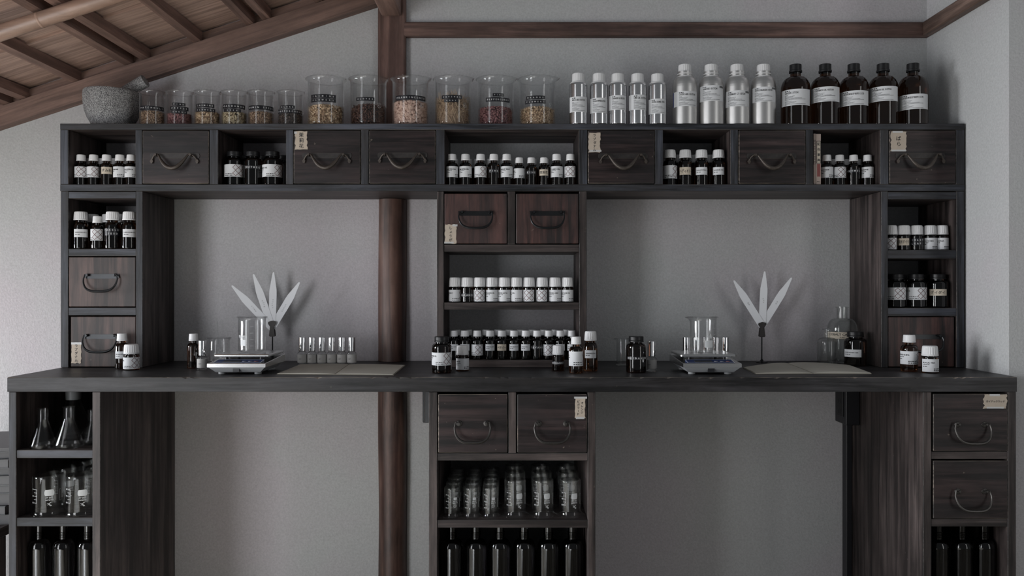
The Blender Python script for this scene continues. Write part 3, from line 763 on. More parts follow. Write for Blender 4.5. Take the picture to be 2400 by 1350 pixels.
ORD = ['first', 'second', 'third', 'fourth', 'fifth', 'sixth', 'seventh', 'eighth', 'ninth', 'tenth', 'eleventh', 'twelfth']

TXT, MID, DIA = -.42, .35, .88
SHELF_A = BT          # floor of the cubbies in the top row
def row(items, place, noun, name, cat, kind, R, H, Y, Z, group, glass='amber', lz=None, zl=None):
    """a row of bottles: (pixel x, style, word, face, description)"""
    for i, it in enumerate(items):
        x, style, word, face, desc = it[:5]
        h = it[5] if len(it) > 5 else H; RR = it[6] if len(it) > 6 else R
        bottle(name, f'{noun}, {ORD[i]} {place}, {desc}', cat, kind, RR, h, px(x, Y), Y, Z, style, word, face, group, glass,
               lz if style in ('std', None) else zl)
def back_row(xs, Y, Z, kind, R, H, label, name, cat, group, glass='amber'):
    for i, x in enumerate(xs): bottle(name, f'{label}, {ORD[i]} from left', cat, kind, R, H, px(x, Y), Y, Z, None, '', 0, group, glass)

# -- top row cubbies
row([(190.4, 'std', '', DIA, 'diamond symbols facing out'), (219.5, 'std', '', .62, 'diamonds and small print'), (250, 'cream', 'すみれ', 0, 'cream handwritten label'),
     (281, 'std', 'CARDAMOME', .0, 'white printed label'), (307.5, 'std', 'BLACK PEPPER OIL', -.3, 'white label naming pepper oil')],
    'in top left cubby', 'amber dropper bottle', 'dropper_bottle', 'bottle', 'dropper', .0170, .0855, 2.275, SHELF_A, 'droppers in the top left cubby', zl=(.36, .585))
back_row([212, 240, 267.5, 294], 2.333, SHELF_A, 'dropper', .0165, .0842, 'plain dropper bottle in back row of top left cubby', 'dropper_bottle', 'bottle', 'back row of the top left cubby')
row([(549, 'std', '', .55, 'printed label with diamonds'), (592.5, 'emboss', 'NUTMEG', 0, 'lettered NUTMEG in white'), (638, 'std', 'AMBRE OIL', .25, 'printed label with text and diamonds')],
    'in the third top cubby', 'black-capped jar', 'packer_jar', 'jar', 'packer', .0272, .0960, 2.285, SHELF_A, 'black-capped jars in the third cubby', 'amber_dark', zl=(.47, .56))
back_row([572, 617, 664], 2.36, SHELF_A, 'packer', .0272, .0960, 'black-capped dark jar in the back row behind the NUTMEG jar', 'packer_jar', 'jar', 'back row behind the nutmeg jar', 'amber_dark')
row([(1059.5, 'std', 'AMYRIS OIL', -.5, 'white label text side'), (1091, 'std', 'PINK PEPPERCORN', TXT, 'white label naming peppercorn'), (1126.5, 'std', '', .45, 'diamonds at label edge'),
     (1157.3, 'emboss', 'PINE', 0, 'tall and lettered PINE'), (1187.5, 'std', 'MUGUET BELLE', TXT, 'white label with two text blocks'),
     (1217, 'std', 'ROSE', -.2, 'short one with white label', .0775, .0152), (1245, 'emboss', 'PINE', 0, 'short and lettered PINE', .0775, .0152),
     (1274.5, 'cream', '茉莉花', 0, 'short with cream handwritten label', .0775, .0152), (1304.5, 'std', 'CUMIN OIL', -.45, 'white label beside the tallest cap'), (1337, 'std', '', DIA, 'diamond symbols facing out')],
    'in the wide middle cubby', 'amber dropper bottle', 'dropper_bottle', 'bottle', 'dropper', .0170, .0870, 2.275, SHELF_A, 'droppers in the wide middle cubby', zl=(.34, .56))
back_row([1065, 1097, 1120, 1150, 1181, 1214, 1249, 1280], 2.345, SHELF_A, 'dropper', .0160, .0850, 'plain dropper bottle in back row of wide middle cubby', 'dropper_bottle', 'bottle', 'back row of the wide middle cubby')
row([(1570, 'std', 'FIR OIL', .2, 'wide printed label'), (1606, 'cream', 'ヘディオン', 0, 'cream handwritten label'), (1644, 'narrow', 'HYDROXY CITRON', 0, 'small white label'), (1684, 'narrow', 'JASMINE ABS', 0, 'small white label by the bare side')],
    'in the ribbed-cap cubby', 'ribbed-cap amber bottle', 'syrup_bottle', 'bottle', 'syrup', .0196, .1010, 2.285, SHELF_A, 'ribbed-cap bottles in the eighth cubby', zl=(.29, .50), lz=(.19, .55))
back_row([1590, 1628, 1664], 2.36, SHELF_A, 'syrup', .0190, .0985, 'ribbed-cap bottle in back row behind small white labels', 'syrup_bottle', 'bottle', 'back row of the eighth cubby')
row([(1938, 'std', 'CARDAMOM', TXT, 'white label text side'), (1968, 'std', '', .55, 'red diamond symbols'), (2000.5, 'emboss', 'NUTMEG', 0, 'lettered NUTMEG'), (2033, 'std', 'JASMINE', TXT, 'white label by the cubby side')],
    'in the cubby with two books', 'amber dropper bottle', 'dropper_bottle', 'bottle', 'dropper', .0164, .0865, 2.285, SHELF_A, 'droppers beside the two books', zl=(.42, .52))
back_row([1953, 1984, 2010], 2.345, SHELF_A, 'dropper', .0160, .0835, 'plain dropper bottle in back row beside two books', 'dropper_bottle', 'bottle', 'back row beside the two books')

# two books standing in the tenth cubby
def standing_book(x0, x1, ytop, depth, mat, art, label):
    Y = D2 + 0.012; X0, X1 = px(x0, Y), px(x1, Y); h = pz(ytop, Y) - SHELF_A
    t = thing('book', label, 'book', ((X0 + X1) / 2, Y, SHELF_A + 0.0003)); w = X1 - X0
    mb = MB().box(-w / 2, w / 2, 0, depth, 0, h, 0, 0.0008)
    flat_art(mb, art(w, h), 0, -0.0002, 0)
    obj('cover', mb.mesh('cover', [mat, 'ink', 'spine_red', 'paper_cream', 'spine_cream']), t)
    obj('page_block', MB().box(-w / 2 + .001, w / 2 - .001, 0.002, depth + 0.0006, 0.0015, h + 0.0004).mesh('page_block', ['page']), t)
def art_b1(w, h):
    out = [art_rect(-w / 2, w / 2, h * .88, h * .999, 4), art_rect(-w / 2, w / 2, h * .02, h * .40, 4)]
    for i in range(9): out.append(art_rect(-w * .28, w * .28, h * (.84 - .05 * i), h * (.84 - .05 * i - .03), 3 if i % 2 else 4))
    return out
def art_b2(w, h):
    out = [art_rect(-w * .38, w * .48, h * .42, h * .86, 1), art_rect(-w * .28, w * .38, h * .43, h * .85, 3), art_rect(-w * .28, w * .36, h * .16, h * .41, 2)]
    for i, ch in enumerate('配色事典'): out.append(art_text(ch, w * .05, h * (.80 - .105 * i), w * .62, 1, 0, 0.02))
    out += art_dashes(-w * .3, h * .06, w * .6, h * .012, 1, 2)
    return out
standing_book(1906.8, 1911.8, 313.5, 0.13, 'spine_grey', art_b1, 'thin brown-grey book at the divider in the book cubby')
standing_book(1912.4, 1924.2, 314, 0.13, 'spine_cream', art_b2, 'cream book with boxed title and red block beside the thin book')

# -- upper left cubby
LZ = pz(583, D2)
Yr = 2.269
row([(189.5, 'narrow', 'DAMASCONE DELTA', 0, 'small white label'), ], 'in the left tower cubby', 'big amber bottle with ribbed white cap', 'syrup_bottle', 'bottle', 'syrup', .0215, .1040, Yr, LZ, 'bottles in the left tower cubby', zl=(.31, .52))
bottle('dropper_bottle', 'amber dropper bottle with diamond label, between ribbed caps in the left tower cubby', 'bottle', 'dropper', .0172, .0905, px(228.5, 2.263), 2.263, LZ, 'std', '', DIA, 'bottles in the left tower cubby')
for x, st, wd, nm in ((264, 'emboss', 'PARSLEY|SEED', 'lettered PARSLEY SEED in white'), (303.5, 'narrow', 'LABDANUM OIL', 'with narrow white label by the inner post')):
    bottle('syrup_bottle', f'big amber ribbed-cap bottle {nm}, left tower cubby', 'bottle', 'syrup', .0215, .1040, px(x, Yr), Yr, LZ, st, wd, 0, 'bottles in the left tower cubby', lz=(.31, .52) if st == 'narrow' else (.34, .56))
back_row([217, 254, 290], 2.328, LZ, 'syrup', .0212, .1020, 'ribbed-cap bottle in back row of left tower cubby', 'syrup_bottle', 'bottle', 'back row of the left tower cubby')

# -- upper right tower
RZ1, RZ2 = pz(586, D2), pz(722, D2)
row([(2088, 'std', '', DIA, 'red diamonds, half hidden'), (2118, 'cream', '黒房すぐり', 0, 'cream handwritten label'), (2147.8, 'emboss', 'VIOLET|LEAF', 0, 'lettered VIOLET LEAF'),
     (2179.5, 'std', 'ROSE DE MAI', TXT, 'white label text side'), (2207, 'std', 'GARDENIA', TXT, 'white label by the tower side')],
    'on the right tower top shelf', 'short white-capped jar', 'small_jar', 'jar', 'jar', .0177, .0700, 2.283, RZ1, 'short jars in the right tower', zl=(.20, .48), lz=(.04, .50))
back_row([2103, 2133, 2162, 2189], 2.333, RZ1, 'jar', .0177, .0690, 'short jar in back row of right tower top shelf', 'small_jar', 'jar', 'back row in the right tower')
row([(2099.5, 'std', '', .50, 'label with diamonds, half hidden'), (2147, 'std', 'FEVE TONKA OIL', .30, 'label with text and diamonds'), (2198, 'cream', 'ダイダイ', 0, 'cream handwritten label')],
    'on the right tower lower shelf', 'black-capped jar', 'packer_jar', 'jar', 'packer', .0280, .0940, 2.290, RZ2, 'black-capped jars in the right tower', 'amber_dark', zl=(.36, .55))
back_row([2120, 2161], 2.36, RZ2, 'packer', .0275, .0930, 'black-capped jar in back row of right tower lower shelf', 'packer_jar', 'jar', 'back row of black-capped jars in the right tower', 'amber_dark')

# -- middle tower
CZ1, CZ2 = pz(709, D2), pz(844.5, D2)
row([(1065.8, 'std', 'RASPBERRY', .0, 'wide label'), (1094.8, 'emboss', 'CARAMEL', 0, 'white letters without paper label'), (1124, 'std', '', DIA, 'diamonds between lettered and text jars'),
     (1153, 'std', 'GERANIUM OIL', -.35, 'text label beside the diamonds'), (1182, 'std', 'IRONE ALPHA', TXT, 'two line text label'), (1210.7, 'std', 'PINE OIL', -.1, 'label with wide blank'),
     (1240, 'std', '', DIA, 'first of two diamond labels'), (1270.6, 'std', '', .92, 'second of two diamond labels'), (1300.7, 'std', 'TONKA ABS', TXT, 'text label after the diamonds'), (1330, 'std', 'CLARY SAGE OIL', -.35, 'text label at the end')],
    'on the middle tower upper shelf', 'short white-capped jar', 'small_jar', 'jar', 'jar', .0168, .0692, 2.272, CZ1, 'short jars on the middle tower', zl=(.20, .38), lz=(.04, .50))
back_row([1073, 1101, 1130, 1160, 1188], 2.332, CZ1, 'jar', .0168, .0692, 'short jar in back row of middle tower upper shelf', 'small_jar', 'jar', 'back row of short jars on the middle tower')
row([(1063, 'narrow', '', 0, 'small white label'), (1089.5, 'narrow', '', 0, 'small label behind the loose jar'), (1118.5, 'std', '', .62, 'red diamonds'), (1148.5, 'narrow', 'VETIVER OIL HAITI', 0, 'small label left of cream'),
     (1176, 'cream', 'ベチバー', 0, 'cream handwritten label'), (1204.5, 'narrow', 'ETHYL MALTOL 10', 0, 'small label right of cream'), (1231.8, 'narrow', 'LINALOOL', 0, 'small label beside the lettered bottle'),
     (1258.5, 'emboss', 'DAVANA', 0, 'white letters only'), (1286, 'std', '', .72, 'diamonds behind the loose jars'), (1313, 'narrow', '', 0, 'plain small label'), (1340, 'narrow', '', 0, 'nearest the tower side')],
    'on the middle tower lower shelf', 'amber dropper bottle', 'dropper_bottle', 'bottle', 'dropper', .0160, .0800, 2.282, CZ2, 'droppers on the middle tower', 'amber_dark', zl=(.31, .53), lz=(.14, .52))
back_row([1071, 1098, 1139, 1167, 1193.5, 1220, 1247, 1274.5, 1301, 1328], 2.345, CZ2, 'dropper', .0155, .0795, 'plain dropper in back row of middle tower lower shelf', 'dropper_bottle', 'bottle', 'back row of droppers on the middle tower', 'amber_dark')

# -- loose bottles on the worktop
HC = ZC - CTR
def YB_(by): return HC * F / (by - 675.0)
def loose(name, label, kind, x, by, ytop, wpx, style, word='', face=0, glass='amber', lz=None, cat='bottle'):
    Yf = YB_(by); R = wpx / 2 * Yf / F; Y = Yf + R; R = wpx / 2 * Y / F
    H = pz(ytop, Y - R * .5) - CTR
    return bottle(name, label, cat, kind, R, H, px(x, Y), Y, CTR, style, word, face, None, glass, lz)
loose('dropper_bottle', 'amber dropper bottle standing before the lowest left drawer', 'dropper', 286, 865.6, 782, 31.5, 'narrow', 'IRIS WALLFLOWER', .2, lz=(.30, .50))
loose('small_jar', 'short jar with diamond label standing before the lowest left drawer', 'jar', 308, 868.5, 807.5, 35, 'std', 'OPOPONAX', .42, cat='jar', lz=(.05, .50))
loose('dropper_bottle', 'amber dropper bottle without label behind the scale at left', 'dropper', 453.5, 864, 782.5, 28.5, None)
loose('packer_jar', 'dark black-capped jar with diamonds standing before the middle tower', 'packer', 1035.3, 875.8, 789.5, 46, 'std', 'LAVENDER OIL', .28, 'amber_dark', cat='jar', lz=(.22, .57))
loose('small_jar', 'short jar with white label standing beside the black-capped jar', 'jar', 1084, 870.5, 810, 30, 'std', 'ORRIS', -.35, cat='jar', lz=(.06, .50))
loose('small_jar', 'short amber jar lettered BERGAMOT standing before the middle tower', 'jar', 1308.3, 870, 809.5, 28.5, 'emboss', 'BERGAMOT', 0, 'amber', cat='jar', lz=(.25, .38))
loose('dropper_bottle', 'amber dropper bottle with white label standing before the middle tower', 'dropper', 1350, 875.6, 789.7, 33, 'std', 'IRIS', -.05, 'amber_light', lz=(.20, .60))
loose('syrup_bottle', 'brown bottle with ribbed white cap standing at the edge of the middle tower', 'syrup', 1384, 870.6, 776.8, 33.5, 'narrow', 'LABDANUM DILUTION', 0, 'amber_light', lz=(.33, .53))
loose('packer_jar', 'black-capped dark jar lettered OLIBANUM standing left of the right scale', 'packer', 1491, 875, 789, 47, 'emboss', 'OLIBANUM', -.4, 'amber_dark', cat='jar', lz=(.37, .45))
loose('packer_jar', 'dark jar with black cap and small label beside the clear apothecary bottles', 'packer', 2004.5, 859.5, 778, 49.5, 'narrow', 'ROSE DE MAI ABS', .45, 'amber_dark', cat='jar', lz=(.27, .49))
loose('dropper_bottle', 'amber dropper bottle with white label before the right tower drawer', 'dropper', 2131, 871.8, 785.5, 38, 'std', 'PATCHOULI OIL METAL', -.15, 'amber_light', lz=(.20, .56))
loose('small_jar', 'short jar with white label standing before the right tower drawer', 'jar', 2179.5, 875.5, 811, 37, 'std', 'BLACK TEA', -.5, cat='jar', lz=(.05, .52))

# ------------------------------------------------------------------ bottles on top of the row
def big_label(R, z0, z1, title, uoff=0.0, blue=False, barcode=False, pale=False):
    H = z1 - z0; w = 2.35 * R; art = []
    art += art_dashes(-w * .30 + uoff, z1 - .10 * H, .16 * w, .055 * H, 1, 3)
    art += [art_text(title, -w * .30 + uoff, z1 - .22 * H, .17 * H, 1, -1, 0.02, width=min(.62 * w, len(title) * .064 * H))]
    s = 2 if pale else 1
    for i, (a, l) in enumerate(((.36, .10), (.43, .30), (.50, .26), (.565, .50), (.63, .62), (.73, .22), (.79, .34), (.85, .30), (.92, .62))):
        art += art_dashes(-w * .30 + uoff, z1 - a * H, l * w, .026 * H, 2 if i > 4 else s, i + 11)
    if blue: art.append(art_rect(-w * .5, -w * .44, z0 + .01 * H, z1 - .01 * H, 3))
    if barcode:
        for i in range(14): art.append(art_rect(w * (.30 + .014 * i), w * (.30 + .014 * i + (.009 if i % 3 else .005)), z1 - .16 * H, z1 - .03 * H, 1))
    return wrap_label(R, -w / 2, w / 2, z0, z1, art, ['paper_white', 'ink', 'ink_grey', 'ink_blue'])
def big_bottle(name, label, cat, x, Y, R, H, prof, bmat, cap, capm, capz, lab, group):
    t = thing(name, label, cat, (px(x, Y), Y, TOPZ + 0.0002), 0, group)
    obj('bottle_body', cached((name, 'b', q4(R), q4(H)), lambda: MB().lathe(prof, 40).mesh('bottle_body', [bmat])), t)
    obj('cap', cached((name, 'c', q4(R), q4(H)), lambda: cap.mesh('cap', [capm])), t, (0, 0, capz))
    mb, mats = lab
    obj('label', mb.mesh('label', mats, 60), t, (0, 0, 0), (0, 0, math.atan2(-px(x, Y), Y)))
    return t
def alu_small(R, H):
    sh = H * .765; p = body_profile(R, sh, H * .055, R * .62, sh + H * .055, H * .87, .10); return p
Ys = 2.272
for i, (x, l0, l1, ttl, un) in enumerate(((1355.4, 226, 262, 'MACE ABS 10 ETOH', 0), (1403.5, 229, 264, 'SICHUAN PEPPER IN ETOH', 0), (1447.4, 223, 257, 'CORIANDER OIL 10% ETOH', .002), (1494, 221.5, 257, 'LIME OIL 10 ETOH', .008), (1540.5, 231, 266, 'OOLONG CARAMEL 1 ETOH', .002))):
    R, H = .0254, .1440 - .0004 * i
    big_bottle('aluminium_bottle', f'slim shiny aluminium bottle with white cap, {ORD[i]} from left, label {ttl.split()[0]}', 'bottle', x, Ys, R, H, alu_small(R, H), 'alu_fine',
               cap_ribbed(R * .69, H * .175, ring=.12, n=48, taper=.97), 'cap_white', H * .825, big_label(R, pz(l1, Ys - R) - TOPZ, pz(l0, Ys - R) - TOPZ, ttl, un), 'slim aluminium bottles on the cabinet')
    root = [o for o in COL.objects if o.name.startswith('aluminium_bottle') and o.parent is None][-1]
    obj('collar', cached(('col', 1), lambda: MB().lathe([(R * .80, 0), (R * .90, H * .004), (R * .90, H * .028), (R * .76, H * .045), (R * .72, H * .05), (R * .72, H * .06), (0, H * .06)], 32).mesh('collar', ['cap_white'])), root, (0, 0, H * .785))
Yl = 2.285
for i, (x, l0, l1, ttl, un, bl, bc) in enumerate(((1605, 213, 248.5, 'CASSIS ABS 10 ETOH', .008, True, False), (1666.5, 199.5, 236, 'ARMOISE 10 ETOH', 0, False, True), (1727, 211.5, 249, 'ROSEMARY CT 1 ETOH', -.002, False, True), (1789, 203, 238, 'ORANGE BIGARADE 10 ETOH', 0, False, True))):
    R, H = .0343, .1722
    big_bottle('aluminium_flask', f'wide matte aluminium bottle with white cap, {ORD[i]} from left, label {ttl.split()[0]}', 'bottle', x, Yl, R, H,
               body_profile(R, H * .62, H * .17, R * .60, H * .79, H * .88, .08), 'alu_matte',
               cap_ribbed(R * .53, H * .155, ring=.10, n=54, taper=.98), 'cap_white', H * .845, big_label(R, pz(l1, Yl - R) - TOPZ, pz(l0, Yl - R) - TOPZ, ttl, un, bl, bc), 'wide aluminium bottles on the cabinet')
    root = [o for o in COL.objects if o.name.startswith('aluminium_flask') and o.parent is None][-1]
    obj('collar', cached(('col', 2), lambda: MB().lathe([(R * .62, 0), (R * .65, H * .006), (R * .65, H * .018), (R * .60, H * .024), (R * .58, H * .05), (R * .62, H * .054), (R * .62, H * .066), (R * .5, H * .07), (0, H * .07)], 32).mesh('collar', ['cap_white'])), root, (0, 0, H * .78))
Ya = 2.290
for i, (x, l0, l1, ttl, bl, pale, dsc) in enumerate(((1864.5, 208, 246, 'GINGER 5 ETOH', False, False, 'GINGER label'), (1934, 202.5, 237.5, 'CINNAMON OIL 10 ETOH', False, False, 'CINNAMON label, second in the row'),
        (2001, 211.5, 246, 'LABDANUM RES SP BIOPO 1.5 LTD', False, True, 'LABDANUM label, third in the row'), (2069.5, 201.5, 236, 'CINNAMON OIL 10 ETOH', False, False, 'CINNAMON label, fourth in the row'), (2139.5, 219.5, 255, 'LABDANUM RES SP BIOPO 1.5 LTD', True, True, 'LABDANUM label, last before the corner'))):
    R, H = .0399, .1735 + .0007 * i
    big_bottle('reagent_bottle', f'large round-shouldered amber bottle with black cap, {dsc}', 'bottle', x, Ya, R, H, body_profile(R, H * .595, H * .205, R * .36, H * .80, H * .9, .09), 'amber',
               MB().lathe([(R * .42, 0), (R * .445, H * .003), (R * .445, H * .03), (R * .41, H * .038), (R * .41, H * .125), (R * .385, H * .13), (0, H * .13)], 30), 'cap_black', H * .87,
               big_label(R, pz(l1, Ya - R) - TOPZ, pz(l0, Ya - R) - TOPZ, ttl, -.002, bl, False, pale), 'large amber bottles on the cabinet')

# ------------------------------------------------------------------ mortar and pestle
YM = 2.335; XM = px(262.5, YM); s = .0775; Hm = .1075
prof = [(0, 0), (s * .66, 0), (s * .70, .003), (s * .705, .010), (s * .74, .018), (s * .86, .034), (s * .945, .052), (s * .99, .074), (s, .094), (s * .985, Hm - .003), (s * .955, Hm), (s * .87, Hm - .002), (s * .84, .094), (s * .76, .062), (s * .5, .034), (0, .026)]
mb = MB().lathe(prof, 48, 0, lambda r, z, a, k: (r * (1 + .012 * math.sin(3 * a + 20 * z) + .008 * math.sin(7 * a)), z))
tag(obj('mortar', mb.mesh('mortar', ['granite']), None, (XM, YM, TOPZ)), 'rough grey granite mortar bowl on the cabinet below the sloping beam', 'mortar')
a = Vector((px(232, YM), YM + .012, pz(247, YM))); b = Vector((px(337.5, YM), YM + .012, pz(186, YM)))
d = (b - a).normalized(); L = (b - a).length
mb = MB().tube([a + d * (L * t) for t in (0, .03, .1, .3, .5, .7, .85, .95, .985, 1.0)], lambda q: .0165 + .0025 * q - (.004 if q in (0, 1) else 0), 20)
tag(obj('pestle', mb.mesh('pestle', ['granite'])), 'grey granite pestle leaning in the mortar', 'pestle')

# ------------------------------------------------------------------ beakers
def beaker_profile(R, H, th, flare, rb):
    p = [(0, 0.0006), (R * .55, 0.0004), (R - rb, 0.0)]
    for i in range(1, 6):
        a = PI / 2 * i / 5; p.append((R - rb + rb * math.sin(a), rb - rb * math.cos(a)))
    zt = H - flare * 2.4
    p += [(R, zt * .5), (R, zt)]
    for i in range(1, 6):
        a = PI / 2 * i / 5; p.append((R + flare * (1 - math.cos(a)), zt + (H - zt) * math.sin(a)))
    ro = R + flare; p[-1] = (ro - th * .2, H - th * .8); p += [(ro + th * .45, H - th * .35), (ro + th * .5, H + th * .25), (ro, H + th * .7), (ro - th * .6, H + th * .55)]
    for i in range(5, -1, -1):
        a = PI / 2 * i / 5; p.append((R - th + flare * (1 - math.cos(a)), zt + (H - zt) * math.sin(a) + th * .15))
    p += [(R - th, rb + th)]
    for i in range(4, -1, -1):
        a = PI / 2 * i / 5; p.append((R - rb + (rb - th) * math.sin(a), rb - (rb - th) * math.cos(a)))
    p += [(0, th + .0006)]
    return p
def beaker_mesh(R, H, flare=None, th=.0016, spout=.19, ang=PI / 2, mat='glass', n=44):
    flare = flare or R * .10; rb = R * .17
    def wp(r, z, a, k):
        d = (a - ang + PI) % (2 * PI) - PI; t = max(0.0, (z - H * .80) / (H * .20)); g = math.exp(-(abs(d) / .25) ** 1.5)
        return r * (1 + spout * g * t * t), z - .02 * H * g * t * t
    return cached(('bk', q4(R), q4(H), q4(ang), mat, q4(flare)), lambda: MB().lathe(beaker_profile(R, H, th, flare, rb), n, 0, wp).mesh('glass_wall', [mat], 60))
def scale_art(R, H, up=True, big=True, brand='DURAN', vol='250 ml'):
    """white enamel print: graduation ladder, writing field, volume and maker's words"""
    art = []; u0 = .78 * R; n = 5; t = .0006; la, lb = (.32, .66) if big else (.22, .66)
    art.append(art_line((u0 - .26 * R, la * H), (u0 - .26 * R, lb * H), t))
    for i in range(n):
        z = (la + (lb - la) * i / (n - 1)) * H; art.append(art_line((u0, z), (u0 - .26 * R, z), t))
        if i % 2 == 0: art.append(art_text(str(40 + 20 * i), u0 + .12 * R, z, .05 * H, 0, 0, .01))
    c = -.30 * R; w = (.60 if big else .46) * R; f0, f1 = (.33, .49) if big else (.30, .39)
    art.append(art_rect(c - w / 2, c + w / 2, f0 * H + .004, f1 * H - .004, 0, 4)); art.append(art_rect(c - w * .46, c + w * .46, f0 * H + .0015, f1 * H - .0015, 0, 4)); art.append(art_rect(c - w * .41, c + w * .41, f0 * H, f1 * H, 0, 4))
    art.append(art_text(vol, c, (f1 + .045) * H, .06 * H, 0, 0, .02)); art.append(art_text(brand, c, (f1 + .10) * H, .05 * H, 0, 0, .02))
    k = .034 * H; cz = (f1 + .20) * H
    if big:                                                     # two hooked strokes, one tall and one small
        for rr, cx, a0, a1 in ((k, c - k, -1.9, 1.9), (k * .75, c - k * .9, -1.2, 2.6), (k * .62, c + k * 1.0, 1.2, 5.4)):
            for i in range(8):
                p0, p1 = a0 + (a1 - a0) * i / 8, a0 + (a1 - a0) * (i + 1) / 8; dz = k * .8 if rr == k * .75 else 0
                art.append(art_line((cx + rr * math.cos(p0), cz + dz + rr * math.sin(p0)), (cx + rr * math.cos(p1), cz + dz + rr * math.sin(p1)), .0011, cut=1))
    else:
        for i in range(14): art.append(art_line((c + k * 1.5 * math.cos(i * .449), cz + k * 1.5 * math.sin(i * .449)), (c + k * 1.5 * math.cos(i * .449 + .449), cz + k * 1.5 * math.sin(i * .449 + .449)), .0006, cut=1))
        art.append(art_text('K', c, cz, .055 * H, 0, 0, .02))
    e = -.98 * R
    for q0, q1 in (((e, .36), (e, .64)), ((e - .14 * R, .36), (e - .14 * R, .64)), ((e, .36), (e - .14 * R, .36)), ((e, .64), (e - .14 * R, .64))): art.append(art_line((q0[0], q0[1] * H), (q1[0], q1[1] * H), .0005))
    return [(v, f, 0) for v, f, s_ in art]
def print_mesh(R, art, mat='print_white', lift=.0003):
    mb = MB(); ri = R + lift + .0001
    for v2, fs, s_ in art:
        if len(v2): mb.add([(ri * math.sin(u / R), -ri * math.cos(u / R), z) for u, z in v2], fs, 0)
    return mb.mesh('printed_scale', [mat])
def flip_art(art, H):
    """print of a beaker standing upside down, expressed in the upturned frame"""
    return [(np.column_stack((-v[:, 0], H - v[:, 1])) if len(v) else v, f, s_) for v, f, s_ in art]

# scatter of dried goods inside a beaker
def ico(): 
    bm = bmesh.new(); bmesh.ops.create_icosphere(bm, subdivisions=1, radius=1.0)
    v = np.array([q.co[:] for q in bm.verts]); f = [tuple(w_.index for w_ in q.verts) for q in bm.faces]; bm.free(); return v, f
ICO = ico()
def grain(a, b, c): v = ICO[0].copy(); v *= (a, b, c); return v, ICO[1]
def petal(l, w):
    v = np.array([(-l, 0, 0), (-.3 * l, w, .25 * l), (-.3 * l, -w, .25 * l), (.5 * l, .8 * w, .05 * l), (.5 * l, -.8 * w, .05 * l), (l, 0, .3 * l), (0, 0, -.12 * l)])
    return v, [(0, 2, 6), (0, 6, 1), (1, 6, 3), (2, 4, 6), (3, 6, 5), (4, 5, 6)]
def stick(l, r, bend=0.0):
    pts = []; f = []
    for i in range(5):
        t = i / 4 - .5
        for k in range(3): pts.append((t * l, r * math.cos(k * 2.094) + bend * (1 - 4 * t * t), r * math.sin(k * 2.094)))
    for i in range(4):
        for k in range(3): f.append((i * 3 + k, i * 3 + (k + 1) % 3, i * 3 + 3 + (k + 1) % 3, i * 3 + 3 + k))
    return np.array(pts), f
def clove():
    v, f = stick(.011, .0011); v2 = ICO[0] * .0021 + np.array((.0062, 0, 0)); return np.vstack((v, v2)), list(f) + [tuple(i + len(v) for i in q) for q in ICO[1]]
def heap(name, label, cat, X, Y, Z, R, h, dome, pieces, mats, count, group, flatness=0.0, core=None):
    mb = MB(); mb.lathe([(0, 0), (R * .82, 0), (R * .83, h * .5), (R * .80, h * .84), (R * .5, h * .86 + dome * .5), (0, h * .86 + dome * .7)], 24, len(mats))
    nm_ = len(mats); mats = mats + [mats[-1]]
    r = np.random.default_rng(abs(hash_(name + label)) % 2 ** 31)
    for i in range(int(count * 1.35)):
        v, f = pieces[r.integers(len(pieces))]
        q = r.normal(size=4); q /= np.linalg.norm(q); a, b, c, d = q
        M = np.array([[1 - 2 * (c * c + d * d), 2 * (b * c - a * d), 2 * (b * d + a * c)], [2 * (b * c + a * d), 1 - 2 * (b * b + d * d), 2 * (c * d - a * b)], [2 * (b * d - a * c), 2 * (c * d + a * b), 1 - 2 * (b * b + c * c)]])
        w_ = v @ M.T * r.uniform(.8, 1.2)
        ext = np.abs(w_).max(0)
        th = r.uniform(0, 2 * PI)
        if r.random() < .68:
            z = r.uniform(0.04, 1.0) * h; rr = R * r.uniform(.86, .93)
        else:
            rr = R * math.sqrt(r.uniform(0, .86)); z = h + dome * (1 - (rr / R) ** 2) + r.uniform(-.3, .15) * ext[2]
        e = np.hypot(w_[:, 0], w_[:, 1]).max(); rr = max(0.0, min(rr, R - .85 * e)); z = max(z, ext[2] * 1.02)
        c0 = np.array((rr * math.sin(th), -rr * math.cos(th), z)); p = w_ + c0
        rad = np.hypot(p[:, 0], p[:, 1]); over = np.maximum(1.0, rad / (R * .985)); p[:, 0] /= over; p[:, 1] /= over
        mb.add(p, f, int(r.integers(nm_)) if r.random() < .5 else 0, True)
    o = obj(name, mb.mesh(name, mats), None, (X, Y, Z))
    return tag(o, label, cat, group, 'stuff')
def hash_(s_):
    h = 7
    for ch in s_: h = (h * 131 + ord(ch)) & 0x7fffffff
    return h
def tape_words(root, R, rows, Yf):
    """embossed tapes: (word, x0, x1, y0, y1) in pixels on the near side of the glass"""
    X = root.location.x; Y = root.location.y; face = math.atan2(-X, Y)
    for word, x0, x1, y0, y1 in rows:
        k = (Y - R) / F; w = (x1 - x0) * k; z0, z1 = pz(y1, Y - R) - TOPZ, pz(y0, Y - R) - TOPZ
        w = 2 * R * math.asin(min(.98, w / 2 / R)); H = z1 - z0; art = []
        step = min(H * .95, (w - H * .5) / len(word))
        for i, ch in enumerate(word): art.append(art_text(ch, (i - (len(word) - 1) / 2) * step, (z0 + z1) / 2, H * .50, 1, 0, .03))
        mb, mats = wrap_label(R, -w / 2, w / 2, z0, z1, art, ['tape_black', 'emboss_white'], lift=.0005, ink_lift=.0004)
        off = (px((x0 + x1) / 2, Y - R * .9) - px(1200 + X * F / Y, Y - R * .9)) / R
        obj('name_tape', mb.mesh('name_tape', mats, 60), root, (0, 0, 0), (0, 0, face + math.asin(max(-.9, min(.9, off)))))
